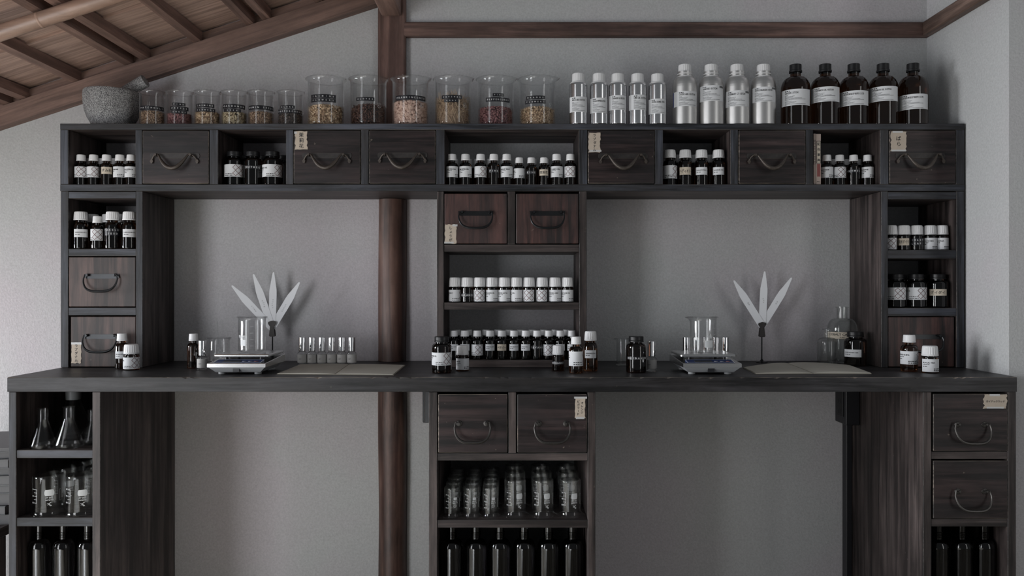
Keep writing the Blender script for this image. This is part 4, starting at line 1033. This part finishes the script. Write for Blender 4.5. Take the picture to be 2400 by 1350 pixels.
P_PETAL = [petal(.0048, .0026), petal(.0040, .0030)]
GOODS = {
    'patchouli': ([petal(.0026, .0012), grain(.0024, .0010, .0008)], ['seed_a', 'straw_a', 'seed_b'], 900),
    'pink': ([grain(.0025, .0025, .0025)], ['pepper_pink_a', 'pepper_pink_b'], 620),
    'jasmine': (P_PETAL, ['petal_a', 'petal_b'], 700),
    'cardamom': ([grain(.0062, .0027, .0024)], ['pod_a', 'pod_b'], 330),
    'cumin': ([grain(.0027, .0009, .0009)], ['seed_a', 'seed_b'], 1100),
    'black': ([grain(.0025, .0025, .0025)], ['corn_a', 'corn_b'], 620),
    'cloves': ([clove()], ['clove_a', 'clove_b'], 650),
    'resin': ([grain(.0052, .0046, .0042), grain(.0065, .0050, .0044), grain(.0042, .0040, .0038)], ['resin_a', 'resin_b'], 520),
    'vetiver': ([stick(.050, .0005, .006), stick(.036, .0004, -.004), stick(.026, .0005, .002)], ['straw_a', 'straw_b'], 900),
    'orange': ([petal(.0050, .0017), grain(.0048, .0011, .0011)], ['petal_a', 'straw_a', 'petal_b'], 760),
}
Yb = 2.300; Rb, Hb = .0345, .0975
SM = [(357.5, 'patchouli', 'dried patchouli', .036, .006, [('PATCHOULI', 329.5, 380.5, 247.5, 257)]),
      (421, 'pink', 'pink peppercorns', .031, .004, [('PINK', 404, 433.5, 240.5, 248), ('PEPPER', 400.5, 440, 249, 258), ('CORNS', 403, 437, 258.2, 266)]),
      (486.5, 'jasmine', 'pale jasmine flowers', .034, .006, [('JASMINE', 460, 500, 242.5, 251.5), ('FLOWERS', 460, 502, 253.5, 261.5)]),
      (549.5, 'cardamom', 'green-grey cardamom pods', .034, .004, [('CARDAMOM', 523, 572, 243.5, 253.5), ('SEED', 525, 563, 254.5, 262)]),
      (612, 'cumin', 'brown cumin seeds', .034, .006, [('CUMIN SEEDS', 584, 639, 246.5, 256.5)]),
      (681, 'black', 'black peppercorns', .030, .004, [('BLACK', 656, 690, 246.5, 254.5), ('PEPPERCORNS', 652, 706, 256, 265)])]
for i, (x, key, nm, h, dome, rows) in enumerate(SM):
    X = px(x, Yb); t = thing('beaker', f'small glass beaker on the cabinet, tape reads {" ".join(w[0] for w in rows)}', 'beaker', (X, Yb, TOPZ + .0002), 0, 'small labelled beakers on the cabinet')
    obj('glass_wall', beaker_mesh(Rb, Hb, ang=1.2), t); tape_words(t, Rb, rows, Yb)
    pcs, mats, cnt = GOODS[key]
    heap('dried_goods', f'{nm} heaped in the small beaker', 'spice', X, Yb, TOPZ + .0026, Rb - .0024, h, dome, pcs, mats, cnt, 'dried goods in the beakers')
Yg = 2.305; Rg, Hg = .0502, .1350
LG = [(764, 'jasmine', 'cream jasmine flowers', .050, .008, [('JASMINE', 728, 785, 220.5, 229.5), ('FLOWERS', 728, 785, 230, 238.5)]),
      (863.5, 'cloves', 'dark brown cloves', .047, .010, [('CLOVES', 834, 877, 227.5, 236)]),
      (962, 'resin', 'pinkish frankincense lumps', .060, .008, [('FRANKINCENSE', 928, 997, 222.5, 233.5)]),
      (1061.5, 'vetiver', 'straw-like vetiver roots', .064, .012, [('VETIVER', 1035, 1082.5, 222.5, 231.5), ('ROOT', 1040.5, 1074.5, 232, 239)]),
      (1162, 'pink', 'pink peppercorns', .047, .004, [('PINK', 1155, 1181.5, 218.5, 226), ('PEPPERCORNS', 1140, 1196, 228, 238)]),
      (1259.5, 'orange', 'tan orange flowers', .044, .009, [('ORANGE', 1232, 1277, 224, 232.5), ('FLOWERS', 1230, 1278.5, 234, 242.5)])]
lp = [art_line((math.cos(a) * .0062, .0 + math.sin(a) * .0066), (math.cos(a + .42) * .0062, math.sin(a + .42) * .0066), .0005) for a in np.arange(0, 6.28, .42)]
lp += [art_line((-.002, -.003), (-.002, .003), .0006), art_line((-.002, 0), (.002, .003), .0006), art_line((-.002, 0), (.002, -.003), .0006)]
for i, (x, key, nm, h, dome, rows) in enumerate(LG):
    X = px(x, Yg); t = thing('beaker', f'large glass beaker on the cabinet, tape reads {" ".join(w[0] for w in rows)}', 'beaker', (X, Yg, TOPZ + .0002), 0, 'large labelled beakers on the cabinet')
    obj('glass_wall', beaker_mesh(Rg, Hg, flare=.006, ang=1.15), t); tape_words(t, Rg, rows, Yg)
    art = [(np.asarray(v) + np.array((.040, .055)), f, 0) for v, f, s_ in lp]
    obj('maker_mark', cached('mk', lambda: print_mesh(Rg, art, 'glass_old' if False else 'print_white')), t)
    pcs, mats, cnt = GOODS[key]; sc_ = 1.0
    heap('dried_goods', f'{nm} heaped in the large beaker', 'spice', X, Yg, TOPZ + .0028, Rg - .0026, h, dome, pcs, mats, int(cnt * (1.45 if key not in ('vetiver',) else 1.0)), 'dried goods in the beakers')

# ------------------------------------------------------------------ scales
def scale_(x, label, Yfront):
    """kitchen scale; local origin at the middle of its front edge on the worktop"""
    t = thing('weighing_scale', label, 'scale', (x, Yfront, CTR + .0003))
    W, D = .147, .178
    def ring(w0, w1, y0, y1, z): return [(-w0 / 2 + 0, y0, z), (w0 / 2, y0, z), (w1 / 2, y1, z), (-w1 / 2, y1, z)]
    mb = MB(); v = []
    for w_, yo, z in ((W - .034, .014, .006), (W - .004, .002, .0195)): v += [(-w_ / 2, yo, z), (w_ / 2, yo, z), (w_ / 2, D - yo, z), (-w_ / 2, D - yo, z)]
    mb.add(v, [(3, 2, 1, 0), (4, 5, 6, 7)] + [(k, (k + 1) % 4, 4 + (k + 1) % 4, 4 + k) for k in range(4)])
    obj('base', mb.mesh('base', ['plastic_grey']), t)
    mb = MB().box(-.010, .006, .0045, .010, .0075, .0165)
    obj('port', mb.mesh('port', ['dark_box']), t)
    # steel shell: a band, sloping to a step under the pan
    mb = MB(); v = []
    for z, y0, x0 in ((.0195, 0, 0), (.0285, 0, 0), (.0295, .001, .001)): v += [(-W / 2 + x0, y0, z), (W / 2 - x0, y0, z), (W / 2 - x0, D - x0, z + (.010 if z > .02 else 0)), (-W / 2 + x0, D - x0, z + (.010 if z > .02 else 0))]
    f = [(3, 2, 1, 0), (8, 9, 10, 11)]
    for l in (0, 4): f += [(l + k, l + (k + 1) % 4, l + 4 + (k + 1) % 4, l + 4 + k) for k in range(4)]
    mb.add(v, f); shell = obj('housing', mb.mesh('housing', ['steel']), t)
    g = .010 / D; zf = lambda y: .0295 + g * y
    mb = MB(); y0, y1 = .006, .042; e = .0012
    mb.add([(-.060, y0, zf(y0) + .0002), (.058, y0, zf(y0) + .0002), (.058, y1, zf(y1) + .0036), (-.060, y1, zf(y1) + .0036), (-.060, y0, zf(y0) - .001), (.058, y0, zf(y0) - .001), (.058, y1, zf(y1) - .001), (-.060, y1, zf(y1) - .001)],
           [(0, 1, 2, 3), (0, 4, 5, 1), (1, 5, 6, 2), (2, 6, 7, 3), (3, 7, 4, 0)])
    zq = lambda y: zf(y) + .0002 + .0034 * (y - y0) / (y1 - y0) + .0003
    for a0, b0, a1, b1 in ((-.060, y0, .058, y0), (.058, y0, .058, y1), (.058, y1, -.060, y1), (-.060, y1, -.060, y0)):
        hx_, hy_ = (.0006, 0) if a0 == a1 else (0, .0008)
        mb.add([(a0 - hx_, b0 - hy_, zq(b0) - .00005), (a1 - hx_, b1 - hy_, zq(b1) - .00005), (a1 + hx_, b1 + hy_, zq(b1) + .00012), (a0 + hx_, b0 + hy_, zq(b0) + .00012)], [(0, 1, 2, 3)], 1)
    pan = obj('control_panel', mb.mesh('control_panel', ['panel_blue', 'print_white']), t)
    def flat(nm, x0, x1, ya, yb_, m, lift=.0005):
        mm = MB().add([(x0, ya, zq(ya) + lift), (x1, ya, zq(ya) + lift), (x1, yb_, zq(yb_) + lift), (x0, yb_, zq(yb_) + lift), (x0, ya, zq(ya) - .0004), (x1, ya, zq(ya) - .0004), (x1, yb_, zq(yb_) - .0004), (x0, yb_, zq(yb_) - .0004)],
                      [(0, 1, 2, 3), (0, 4, 5, 1), (1, 5, 6, 2), (2, 6, 7, 3), (3, 7, 4, 0)])
        obj(nm, mm.mesh(nm, [m]), pan)
    flat('display', -.040, .004, .013, .032, 'lcd')
    for bx_, m in ((.014, 'button_grey'), (.029, 'button_grey'), (.044, 'button_red')):
        mm = MB().lathe([(.0052, 0), (.0048, .0009), (0, .001)], 14, center=(0, 0, 0)); obj('button', mm.mesh('button', [m]), pan, (bx_, .021, zq(.021)))
    for sx in (-1, 1):
        for sy in (.030, D - .030):
            obj('foot', cached('foot', lambda: MB().lathe([(0, 0), (.0085, 0), (.009, .001), (.009, .0062), (0, .0062)], 16).mesh('foot', ['plastic_grey'])), t, (sx * .046, sy, 0))
    # four rubber stilts and the weighing pan
    y0, y1 = .040, D - .004; zt = .0495
    for sx in (-1, 1):
        for sy in (y0 + .02, y1 - .02): obj('stilt', cached('stilt', lambda: MB().lathe([(.004, 0), (.004, .016), (0, .016)], 10).mesh('stilt', ['dark_box'])), t, (sx * .045, sy, zf(sy) - .004))
    mb = MB().box(-.071, .071, y0, y1, zt - .0078, zt, 0, .0022)
    obj('pan', mb.mesh('pan', ['steel']), t)
    return t, zt
YF1 = 2.052
s1, zt = scale_(px(553.5, YF1), 'silver kitchen scale with a beaker on its pan, left of the log post', YF1)
s2, zt = scale_(px(1670, YF1 - .002), 'silver kitchen scale with a beaker on its pan, right of the middle tower', YF1 - .002)
Zp = CTR + .0003 + zt + .0003
for x, ang, lb, s_, face in ((590.5, -PI / 2 - 1.0, 'empty glass beaker standing on the left scale', s1, 1), (1647.5, -PI / 2, 'empty glass beaker standing on the right scale', s2, 2)):
    Y = 2.155; R = .0352; H = pz(743, Y) - Zp
    t = thing('beaker', lb, 'beaker', (px(x, Y), Y, Zp)); obj('glass_wall', beaker_mesh(R, H, ang=ang, flare=.0042), t)
    if face == 1:
        art = [art_line((-.005, (.2 + .18 * i) * H), (.004, (.2 + .18 * i) * H), .0006) for i in range(4)] + [art_rect(-.032, -.016, .2 * H, .38 * H, 0, 3), art_text('DURAN', -.026, .47 * H, .008, 0, 0, .02), art_text('250 ml', -.026, .42 * H, .007, 0, 0, .02)]
    else:
        art = [art_rect(.004, .026, .16 * H, .345 * H, 0, 4), art_rect(.0055, .0245, .15 * H, .355 * H, 0, 4), art_text('250', .018, .45 * H, .010, 0, 0, .02)] + [art_line((.031, (.15 + .18 * i) * H), (.037, (.15 + .18 * i) * H), .0006) for i in range(4)]
    obj('printed_scale', print_mesh(R, art), t, (0, 0, 0), (0, 0, math.atan2(-px(x, Y), Y)))

# ------------------------------------------------------------------ roll-on vials
def vial(label, x, Y, group=None, word=True):
    t = thing('roll_on_vial', label, 'vial', (px(x, Y), Y, CTR + .0002), 0, group); R = .0134
    obj('glass_body', cached('vg', lambda: MB().lathe([(0, 0), (R * .9, 0), (R, .0012), (R, .0325), (R * .96, .0345), (R * .66, .0372), (R * .64, .046), (0, .046)], 28).mesh('glass_body', ['glass'])), t)
    obj('liquid', cached('vq', lambda: MB().lathe([(0, .004), (R * .84, .004), (R * .86, .006), (R * .86, .030), (0, .030)], 20).mesh('liquid', ['glass_old'])), t)
    obj('label', cached('vl', lambda: wrap_label(R, -R * 1.5, R * 1.5, .0065, .0300, art_dashes(-R * .72, .0175, R * .55, .0010, 1, 3) + art_dashes(-R * .72, .0160, R * .4, .0005, 1, 5), ['plastic_grey', 'ink']) [0].mesh('label', ['vial_label', 'ink'])), t, (0, 0, 0), (0, 0, math.atan2(-px(x, Y), Y)))
    obj('cap', cached('vc', lambda: MB().lathe([(.0098, 0), (.0101, .0004), (.0101, .0396), (.0098, .040), (0, .040)], 28).mesh('cap', ['chrome'])), t, (0, 0, .0385))
    return t
simple('vial_label', (0.46, 0.45, 0.44), 0.7)
for i, x in enumerate((708.3, 731.3, 754.4, 777.4, 801, 824.3)):
    vial(f'silver-capped roll-on vial behind the left notebook, {ORD[i]} of six', x, 2.335, 'roll-on vials behind the left notebook')
vial('silver-capped roll-on vial beside the dropper, left of the left scale', 474, YB_(868) + .013)
for i, x in enumerate((1608, 1631, 1654, 1677, 1699.5)):
    vial(f'silver-capped roll-on vial behind the right scale, {ORD[i]} of five', x, 2.335, 'roll-on vials behind the right scale')
vial('silver-capped roll-on vial right of the jar lettered OLIBANUM', 1527, YB_(870.5) + .013)

# low beaker with a glass rod, slim measuring beaker
Y = 2.24; t = thing('beaker', 'small glass beaker with thin rod, behind the left scale', 'beaker', (px(514, Y), Y, CTR + .0002))
obj('glass_wall', beaker_mesh(.0285, pz(794, Y - .03) - CTR, ang=-PI / 2, flare=.003), t)
a = Vector((px(513, Y), Y + .008, CTR + .004)); b = Vector((px(517, 2.25), Y - .016, pz(752, 2.25)))
tag(obj('glass_rod', MB().tube([a, a.lerp(b, .5), b], .0011, 8).mesh('glass_rod', ['glass_old'])), 'thin glass rod standing in the small beaker behind the left scale', 'rod')
Y = YB_(857.5) + .02; t = thing('beaker', 'slim glass beaker behind the jar lettered OLIBANUM', 'beaker', (px(1461, Y), Y, CTR + .0002))
obj('glass_wall', beaker_mesh(.0205, pz(793.5, Y) - CTR, ang=-PI / 2, flare=.0028), t)

# ------------------------------------------------------------------ paper test strips on wire stands
def strip_mesh(L, w, word, seed):
    out = [(-w / 2 * .95, 0), (w / 2 * .95, 0), (w / 2, L * .60), (w / 2 * .96, L * .68), (w * .11, L * .985), (0, L), (-w * .11, L * .985), (-w / 2 * .96, L * .68), (-w / 2, L * .60)]
    mb = MB().prism(out, -.0003, .0003, 0); r = random.Random(seed)
    art = [art_text(ch, r.uniform(-.001, .001), L * (.50 - .035 * i), .0048, 1, 0, .0) for i, ch in enumerate(word)]
    flat_art(mb, art, 0, -.0004, 0); flat_art(mb, [], 0, 0, 0)
    return mb.mesh('paper_strip', ['paper_card', 'ink_grey'])
def fan(Y, root_px, tips, words, stem_x, clip, base_y, label, who):
    xb, yb_ = root_px
    for i, ((tx, ty), wd) in enumerate(zip(tips, words)):
        A = Vector((px(xb, Y), 0, pz(yb_, Y))); B = Vector((px(tx, Y), 0, pz(ty, Y))); d = B - A
        yy = Y - .0022 + .0011 * i
        o = obj('paper_strip', strip_mesh(d.length, .0218, wd, i), None, (A.x, yy, A.z), (0, math.atan2(d.x, d.z), 0))
        tag(o, f'pointed white paper test strip, {ORD[i]} from left in the {who} fan', 'paper strip', f'paper test strips in the {who} fan')
    t = thing('clip_stand', label, 'stand', (px(stem_x, Y), Y, CTR + .0002)); k = Y / F
    y0, y1 = clip; cz = lambda y: pz(y, Y) - CTR
    obj('base', MB().lathe([(0, 0), (.0165, 0), (.0165, .002), (.006, .0045), (.002, .010), (0, .010)], 24).mesh('base', ['iron_black']), t)
    obj('stem', MB().tube([(0, 0, .003), (0, 0, cz(y1) * .5), (0, 0, cz(y1) + .004)], .0019, 8).mesh('stem', ['iron_black']), t)
    ym = (y0 * .62 + y1 * .38); cl = MB()
    jaw = [(-8.6, y0 + 3), (-9.2, y0 + 7), (-4.6, ym), (4.6, ym), (9.4, y0 + 6), (9.0, y0 + 2), (0, y0)]
    grip = [(-4.4, ym), (-6.8, y1 - 2), (-4.5, y1), (4.5, y1), (6.8, y1 - 2), (4.4, ym)]
    for o_, ya, yb2 in ((jaw, -.0060, -.0034), (jaw, .0034, .0050), (grip, -.0068, -.0022), (grip, .0022, .0060)):
        cl.prism([(a * k, cz(b)) for a, b in o_][::-1], ya, yb2)
    cl.box(-.004, .004, -.003, .003, cz(ym) - .006, cz(ym))
    obj('clip', cl.mesh('clip', ['plate_dark']), t)
fan(2.40, (637.5, 768), ((543.5, 669), (594, 642), (641, 637.5), (702, 661)), ('ベルガモット'[:4], 'ネロリ水', 'ミントティ', 'イリスバラ'), 638.6, (751.5, 789), 849, 'dark clip stand holding four paper strips behind the left scale', 'left')
fan(2.40, (1786, 764), ((1719, 657), (1792, 635.5), (1855.5, 650.5)), ('ゆず', 'ムスク', 'ネロ'), 1785.5, (754.5, 790), 849, 'dark clip stand holding three paper strips behind the right notebook', 'right')

# ------------------------------------------------------------------ open notebooks
def notebook(label, corners, bulge, seed):
    """corners on the worktop: front left, front spine, front right, back right, back spine, back left (pixels)"""
    P = []
    for x, y in corners:
        Y = YB_(y); P.append(Vector((px(x, Y), Y, 0)))
    cen = (P[1] + P[4]) / 2
    t = thing('notebook', label, 'notebook', (cen.x, cen.y, CTR + .0003))
    fl, fs, fr, br, bs, bl = [p - Vector((cen.x, cen.y, 0)) for p in P]
    mb = MB(); mb.add([fl, fs, fr, br, bs, bl] + [p + Vector((0, 0, .0012)) for p in (fl, fs, fr, br, bs, bl)],
                      [(5, 4, 1, 0), (4, 3, 2, 1), (6, 7, 10, 11), (7, 8, 9, 10)] + [(k, (k + 1) % 6, 6 + (k + 1) % 6, 6 + k) for k in range(6)])
    obj('cover', mb.mesh('cover', ['cover']), t)
    for (a, b, c, d), hgt in (((fl, fs, bs, bl), bulge[0]), ((fr, fs, bs, br), bulge[1])):
        n = 14; v = []; f = []
        for i in range(n + 1):
            s_ = i / n; s2_ = .015 + .975 * s_; z = .0016 + hgt * (math.sin(PI * min(1, s_ * 1.0)) ** .7 * (.35 + .65 * s_) + .25 * (1 - s_)) * (1 if s_ < .999 else .6)
            for q in (0, 1):
                p = (a.lerp(b, s2_) if q == 0 else d.lerp(c, s2_)); v += [(p.x, p.y, z), (p.x, p.y, .0013)]
        for i in range(n):
            o = i * 4; f += [(o, o + 4, o + 6, o + 2), (o, o + 1, o + 5, o + 4), (o + 2, o + 6, o + 7, o + 3)]
        f += [(0, 2, 3, 1), (n * 4, n * 4 + 1, n * 4 + 3, n * 4 + 2)]
        mb = MB().add(v, f, 0, True); me = mb.mesh('page_block', ['page'], 30)
        bm = bmesh.new(); bm.from_mesh(me); bmesh.ops.recalc_face_normals(bm, faces=bm.faces); bm.to_mesh(me); bm.free()
        obj('page_block', me, t)
    return t
notebook('open notebook with blank buff pages lying before the six vials', ((648.5, 877.5), (785, 878.5), (922.5, 879.5), (950, 857.5), (818, 855.2), (702, 856)), (.0028, .0022), 1)
notebook('open notebook with curved buff pages lying right of the right scale', ((1772, 877.5), (1906.5, 876.5), (2043, 876.8), (1992, 858), (1846, 852.5), (1741, 863.5)), (.0052, .0058), 2)

# ------------------------------------------------------------------ apothecary bottles
def apoth(label, x, by, ytop, wpx, neckpx, rimpx, ysh, yneck, lab=None):
    Yf = YB_(by); Y = Yf + wpx / 2 * Yf / F; k = Y / F; R = wpx / 2 * k; z = lambda y: pz(y, Y) - CTR
    t = thing('apothecary_bottle', label, 'bottle', (px(x, Y), Y, CTR + .0002)); rn = neckpx / 2 * k; rr = rimpx / 2 * k; H = z(ytop); th = .0022
    zs, zn = z(ysh), z(yneck)
    out = [(0, .001), (R * .8, 0), (R * .95, .001), (R, .004), (R, zs)] + [(rn + (R - rn) * math.cos(PI / 2 * i / 7) ** .8, zs + (zn - zs) * math.sin(PI / 2 * i / 7)) for i in range(1, 8)] + [(rn * .97, (zn + H) / 2), (rn, H - .004), (rr, H - .0022), (rr, H - .0004), (rr * .9, H)]
    inn = [(rn - th, H), (rn - th, zn)] + [(max(rn - th, rn + (R - rn) * math.cos(PI / 2 * i / 7) ** .8 - th), zs + (zn - zs) * math.sin(PI / 2 * i / 7) - th) for i in range(6, 0, -1)] + [(R - th, zs), (R - th, .008), (R * .8, .005), (0, .005)]
    obj('glass_body', MB().lathe(out + inn, 36, 0, lambda r_, z_, a, q: (r_ * (1 + .006 * math.sin(2 * a + 60 * z_)), z_)).mesh('glass_body', ['glass_old']), t)
    if lab:
        y0, y1, words = lab; z0, z1 = z(y1), z(y0); H_ = z1 - z0; w_ = 2.5 * R
        art = [art_text(words[0], 0, z1 - .36 * H_, .42 * H_, 1, 0, .02, width=w_ * .78), art_text(words[1], 0, z0 + .24 * H_, .26 * H_, 1, 0, .0), art_rect(-w_ / 2, w_ / 2, z0, z0 + .04 * H_, 1, 14), art_rect(-w_ / 2, w_ / 2, z1 - .04 * H_, z1, 1, 14)]
        mb, mats = wrap_label(R, -w_ / 2, w_ / 2, z0, z1, art, ['paper_cream', 'ink']); obj('label', mb.mesh('label', mats, 60), t, (0, 0, 0), (0, 0, math.atan2(-px(x, Y), Y)))
apoth('tall clear apothecary bottle with cream label reading COBALT CARBON', 1974, 852.5, 719, 66, 25, 29.5, 773, 746, (776.5, 793.5, ('COBALT CARBON', 'PURE')))
apoth('small clear apothecary bottle standing before the tall clear one', 1939, 856.5, 771, 44, 13, 22, 802, 791)

# ------------------------------------------------------------------ lower shelves: flasks, upturned beakers, tall dark bottles
SZ1, SZ2, SZ3 = pz(1056, D1), pz(1215, D1), pz(1220.5, D1)
def flask(label, x, Y, R, H, rn, zc, group, th=.0016, stop=False):
    t = thing('conical_flask', label, 'flask', (px(x, Y), Y, SZ1 + .0002), 0, group)
    out = [(0, .0006), (R * .85, 0), (R * .96, .0015), (R, .006), (R * .985, .010), (rn + .001, zc), (rn, zc + .004), (rn, H - .003), (rn * 1.2, H - .0008), (rn * 1.16, H)]
    inn = [(rn - th, H - .001), (rn - th, zc + .003), (R * .985 - th, .011), (R - th - .001, .007), (R * .85, .0025), (0, .0025)]
    obj('glass_wall', MB().lathe(out + inn, 36).mesh('glass_wall', ['glass']), t)
    art = [art_line((-.004, (.16 + .13 * i) * H), (.004, (.16 + .13 * i) * H), .0006) for i in range(3)]
    if stop: obj('stopper', MB().lathe([(0, 0), (rn * 1.0, 0), (rn * 1.25, .028), (rn * 1.25, .034), (0, .034)], 24).mesh('stopper', ['frosted']), t, (0, 0, H - .006))
    return t
simple('frosted', (0.16, 0.17, 0.18), 0.45)
flask('clear conical flask, leftmost on the upper shelf of the open base cabinet', 100.8, 2.045, .0312, .0975, .0116, .064, 'conical flasks')
flask('clear conical flask in the middle of the upper shelf', 161, 2.052, .0345, .1015, .0125, .068, 'conical flasks')
flask('clear conical flask half hidden by the cabinet post', 218, 2.100, .0330, .0880, .0120, .056, 'conical flasks')
flask('large stoppered conical flask behind the other flasks', 172, 2.172, .0530, .1265, .0160, .102, 'conical flasks', stop=False)
root = [o for o in COL.objects if o.name.startswith('conical_flask') and o.parent is None][-1]
obj('collar', MB().lathe([(0, 0), (.0185, 0), (.0195, .024), (0, .024)], 24).mesh('collar', ['frosted']), root, (0, 0, .1035))

def upturned(label, X, Y, R, H, art, group, ang=PI / 2, flare=None, face=0.0, Z=None):
    t = thing('beaker', label, 'beaker', (X, Y, (Z or SZ2) + .0003), 0, group)
    # rotated about Y by half a turn, so the spout angle is mirrored
    obj('glass_wall', beaker_mesh(R, H, ang=-ang, flare=flare), t, (0, 0, H + .0016), (0, PI, 0))
    obj('printed_scale', cached(('ps', q4(R), q4(H)), lambda: print_mesh(R, art)), t, (0, 0, 0), (0, 0, math.atan2(-X, Y) + face))
    return t
Hd = .0985; art250 = flip_art(scale_art(.036, Hd, brand='DURAN', vol='250 ml'), Hd)
cols = (px(113.6, 2.055), px(191.5, 2.055))
for ri, Y in enumerate((2.055, 2.15, 2.245)):
    for ci, X in enumerate(cols):
        upturned(f'large upturned beaker in the left cabinet, {("front", "middle", "back")[ri]} row, {("outer", "inner")[ci]} column', X, Y, .036, Hd, art250, 'upturned beakers in the left cabinet', face=-.25)
Hs, Rs = .0735, .0196
arts = flip_art(scale_art(Rs, Hs, big=False, brand='BOMEX', vol='50 ml'), Hs)
for ri in range(5):
    for ci, x in enumerate((1059.8, 1104.8, 1149.4)):
        upturned(f'small upturned beaker in the middle cabinet, {ORD[ri]} row back, {ORD[ci]} column', px(x, 2.046), 2.046 + .0535 * ri, Rs, Hs, arts, 'small upturned beakers in the middle cabinet', face=.1, flare=.0042, Z=SZ3)
Hl, Rl = .0905, .0268
artl = flip_art(scale_art(Rl, Hl, brand='DURAN', vol='150 ml'), Hl)
for ri in range(3):
    for ci, x in enumerate((1207.2, 1272, 1336)):
        upturned(f'large upturned beaker in the middle cabinet, {ORD[ri]} row back, {ORD[ci]} column', px(x, 2.056), 2.056 + .085 * ri, Rl, Hl, artl, 'large upturned beakers in the middle cabinet', face=.12, flare=.0058, Z=SZ3)

def tall_bottle(label, x, Y, R, group):
    t = thing('tall_bottle', label, 'bottle', (px(x, Y), Y, FLZ + .0002), 0, group); Hs_ = pz(1290, Y - R) - FLZ; zt_ = pz(1262, Y) - FLZ
    H = pz(1236, D1) - FLZ - .004
    p = body_profile(R, Hs_, zt_ - Hs_, R * .40, zt_ + .001, H - .001, .12)
    obj('glass_body', cached(('tb', q4(R)), lambda: MB().lathe(p, 36).mesh('glass_body', ['flask_black'])), t)
    th = []
    z0 = zt_ + .004
    for i in range(4): th += [(R * .40, z0 + .0038 * i), (R * .455, z0 + .0038 * i + .0010), (R * .455, z0 + .0038 * i + .0018), (R * .40, z0 + .0038 * i + .0028)]
    obj('screw_thread', cached(('tt', q4(R)), lambda: MB().lathe(th, 28).mesh('screw_thread', ['flask_black'])), t)
for i, x in enumerate((92.5, 148.5, 206)): tall_bottle(f'tall black glass bottle on the left lowest shelf, {ORD[i]} of three', x, 2.065, .0256, 'tall bottles in the left cabinet')
for i, x in enumerate((1059, 1115, 1171.5, 1228.5, 1285.5, 1342)): tall_bottle(f'tall black glass bottle on the middle lowest shelf, {ORD[i]} of six', x, 2.065, .0278, 'tall bottles in the middle cabinet')
for i, x in enumerate((2198, 2253, 2306)): tall_bottle(f'tall black glass bottle on the right lowest shelf, {ORD[i]} of three', x, 2.065, .0256, 'tall bottles in the right cabinet')

# ------------------------------------------------------------------ magazines on a low stand at the far left
XS, YS_ = -1.43, 2.25
t = thing('low_stand', 'low dark wooden stand under the stack of magazines', 'stand', (XS, YS_, 0))
zt_ = pz(1205, 2.23)
obj('top_board', MB().box(-.115, .115, -.16, .16, zt_ - .025, zt_, 0, .002).mesh('top_board', ['panel_wood_Y']), t)
for sx in (-1, 1):
    for sy in (-1, 1): obj('leg', cached('sleg', lambda: MB().box(-.016, .016, -.016, .016, 0, zt_ - .0252, 0, .002).mesh('leg', ['panel_wood_Z'])), t, (sx * .095, sy * .14, 0))
z = zt_; r = random.Random(5); hs = [.026, .024, .030, .022, .025, .020, .024, .018, .012]
for i, h in enumerate(hs):
    w_, dp = .19 - .004 * r.random(), .26 + .01 * r.random(); a = .16 + r.uniform(-.05, .05)
    tt = thing('magazine', f'pale magazine in the far left stack, {ORD[i]} from the bottom', 'magazine', (XS + r.uniform(-.008, .008), YS_, z + .0002), a, 'stacked magazines')
    obj('page_block', MB().box(-w_ / 2, w_ / 2 - .002, -dp / 2 + .002, dp / 2 - .002, .002, h - .0028).mesh('page_block', ['mag_pale']), tt)
    obj('cover', MB().box(-w_ / 2, w_ / 2, -dp / 2, dp / 2, 0, .002).box(-w_ / 2, w_ / 2, -dp / 2, dp / 2, h - .0026, h - .0006).box(-w_ / 2 - .001, -w_ / 2 + .001, -dp / 2, dp / 2, 0.001, h - .0008).mesh('cover', ['mag_dark' if i % 2 else 'mag_pale']), tt)
    z += h
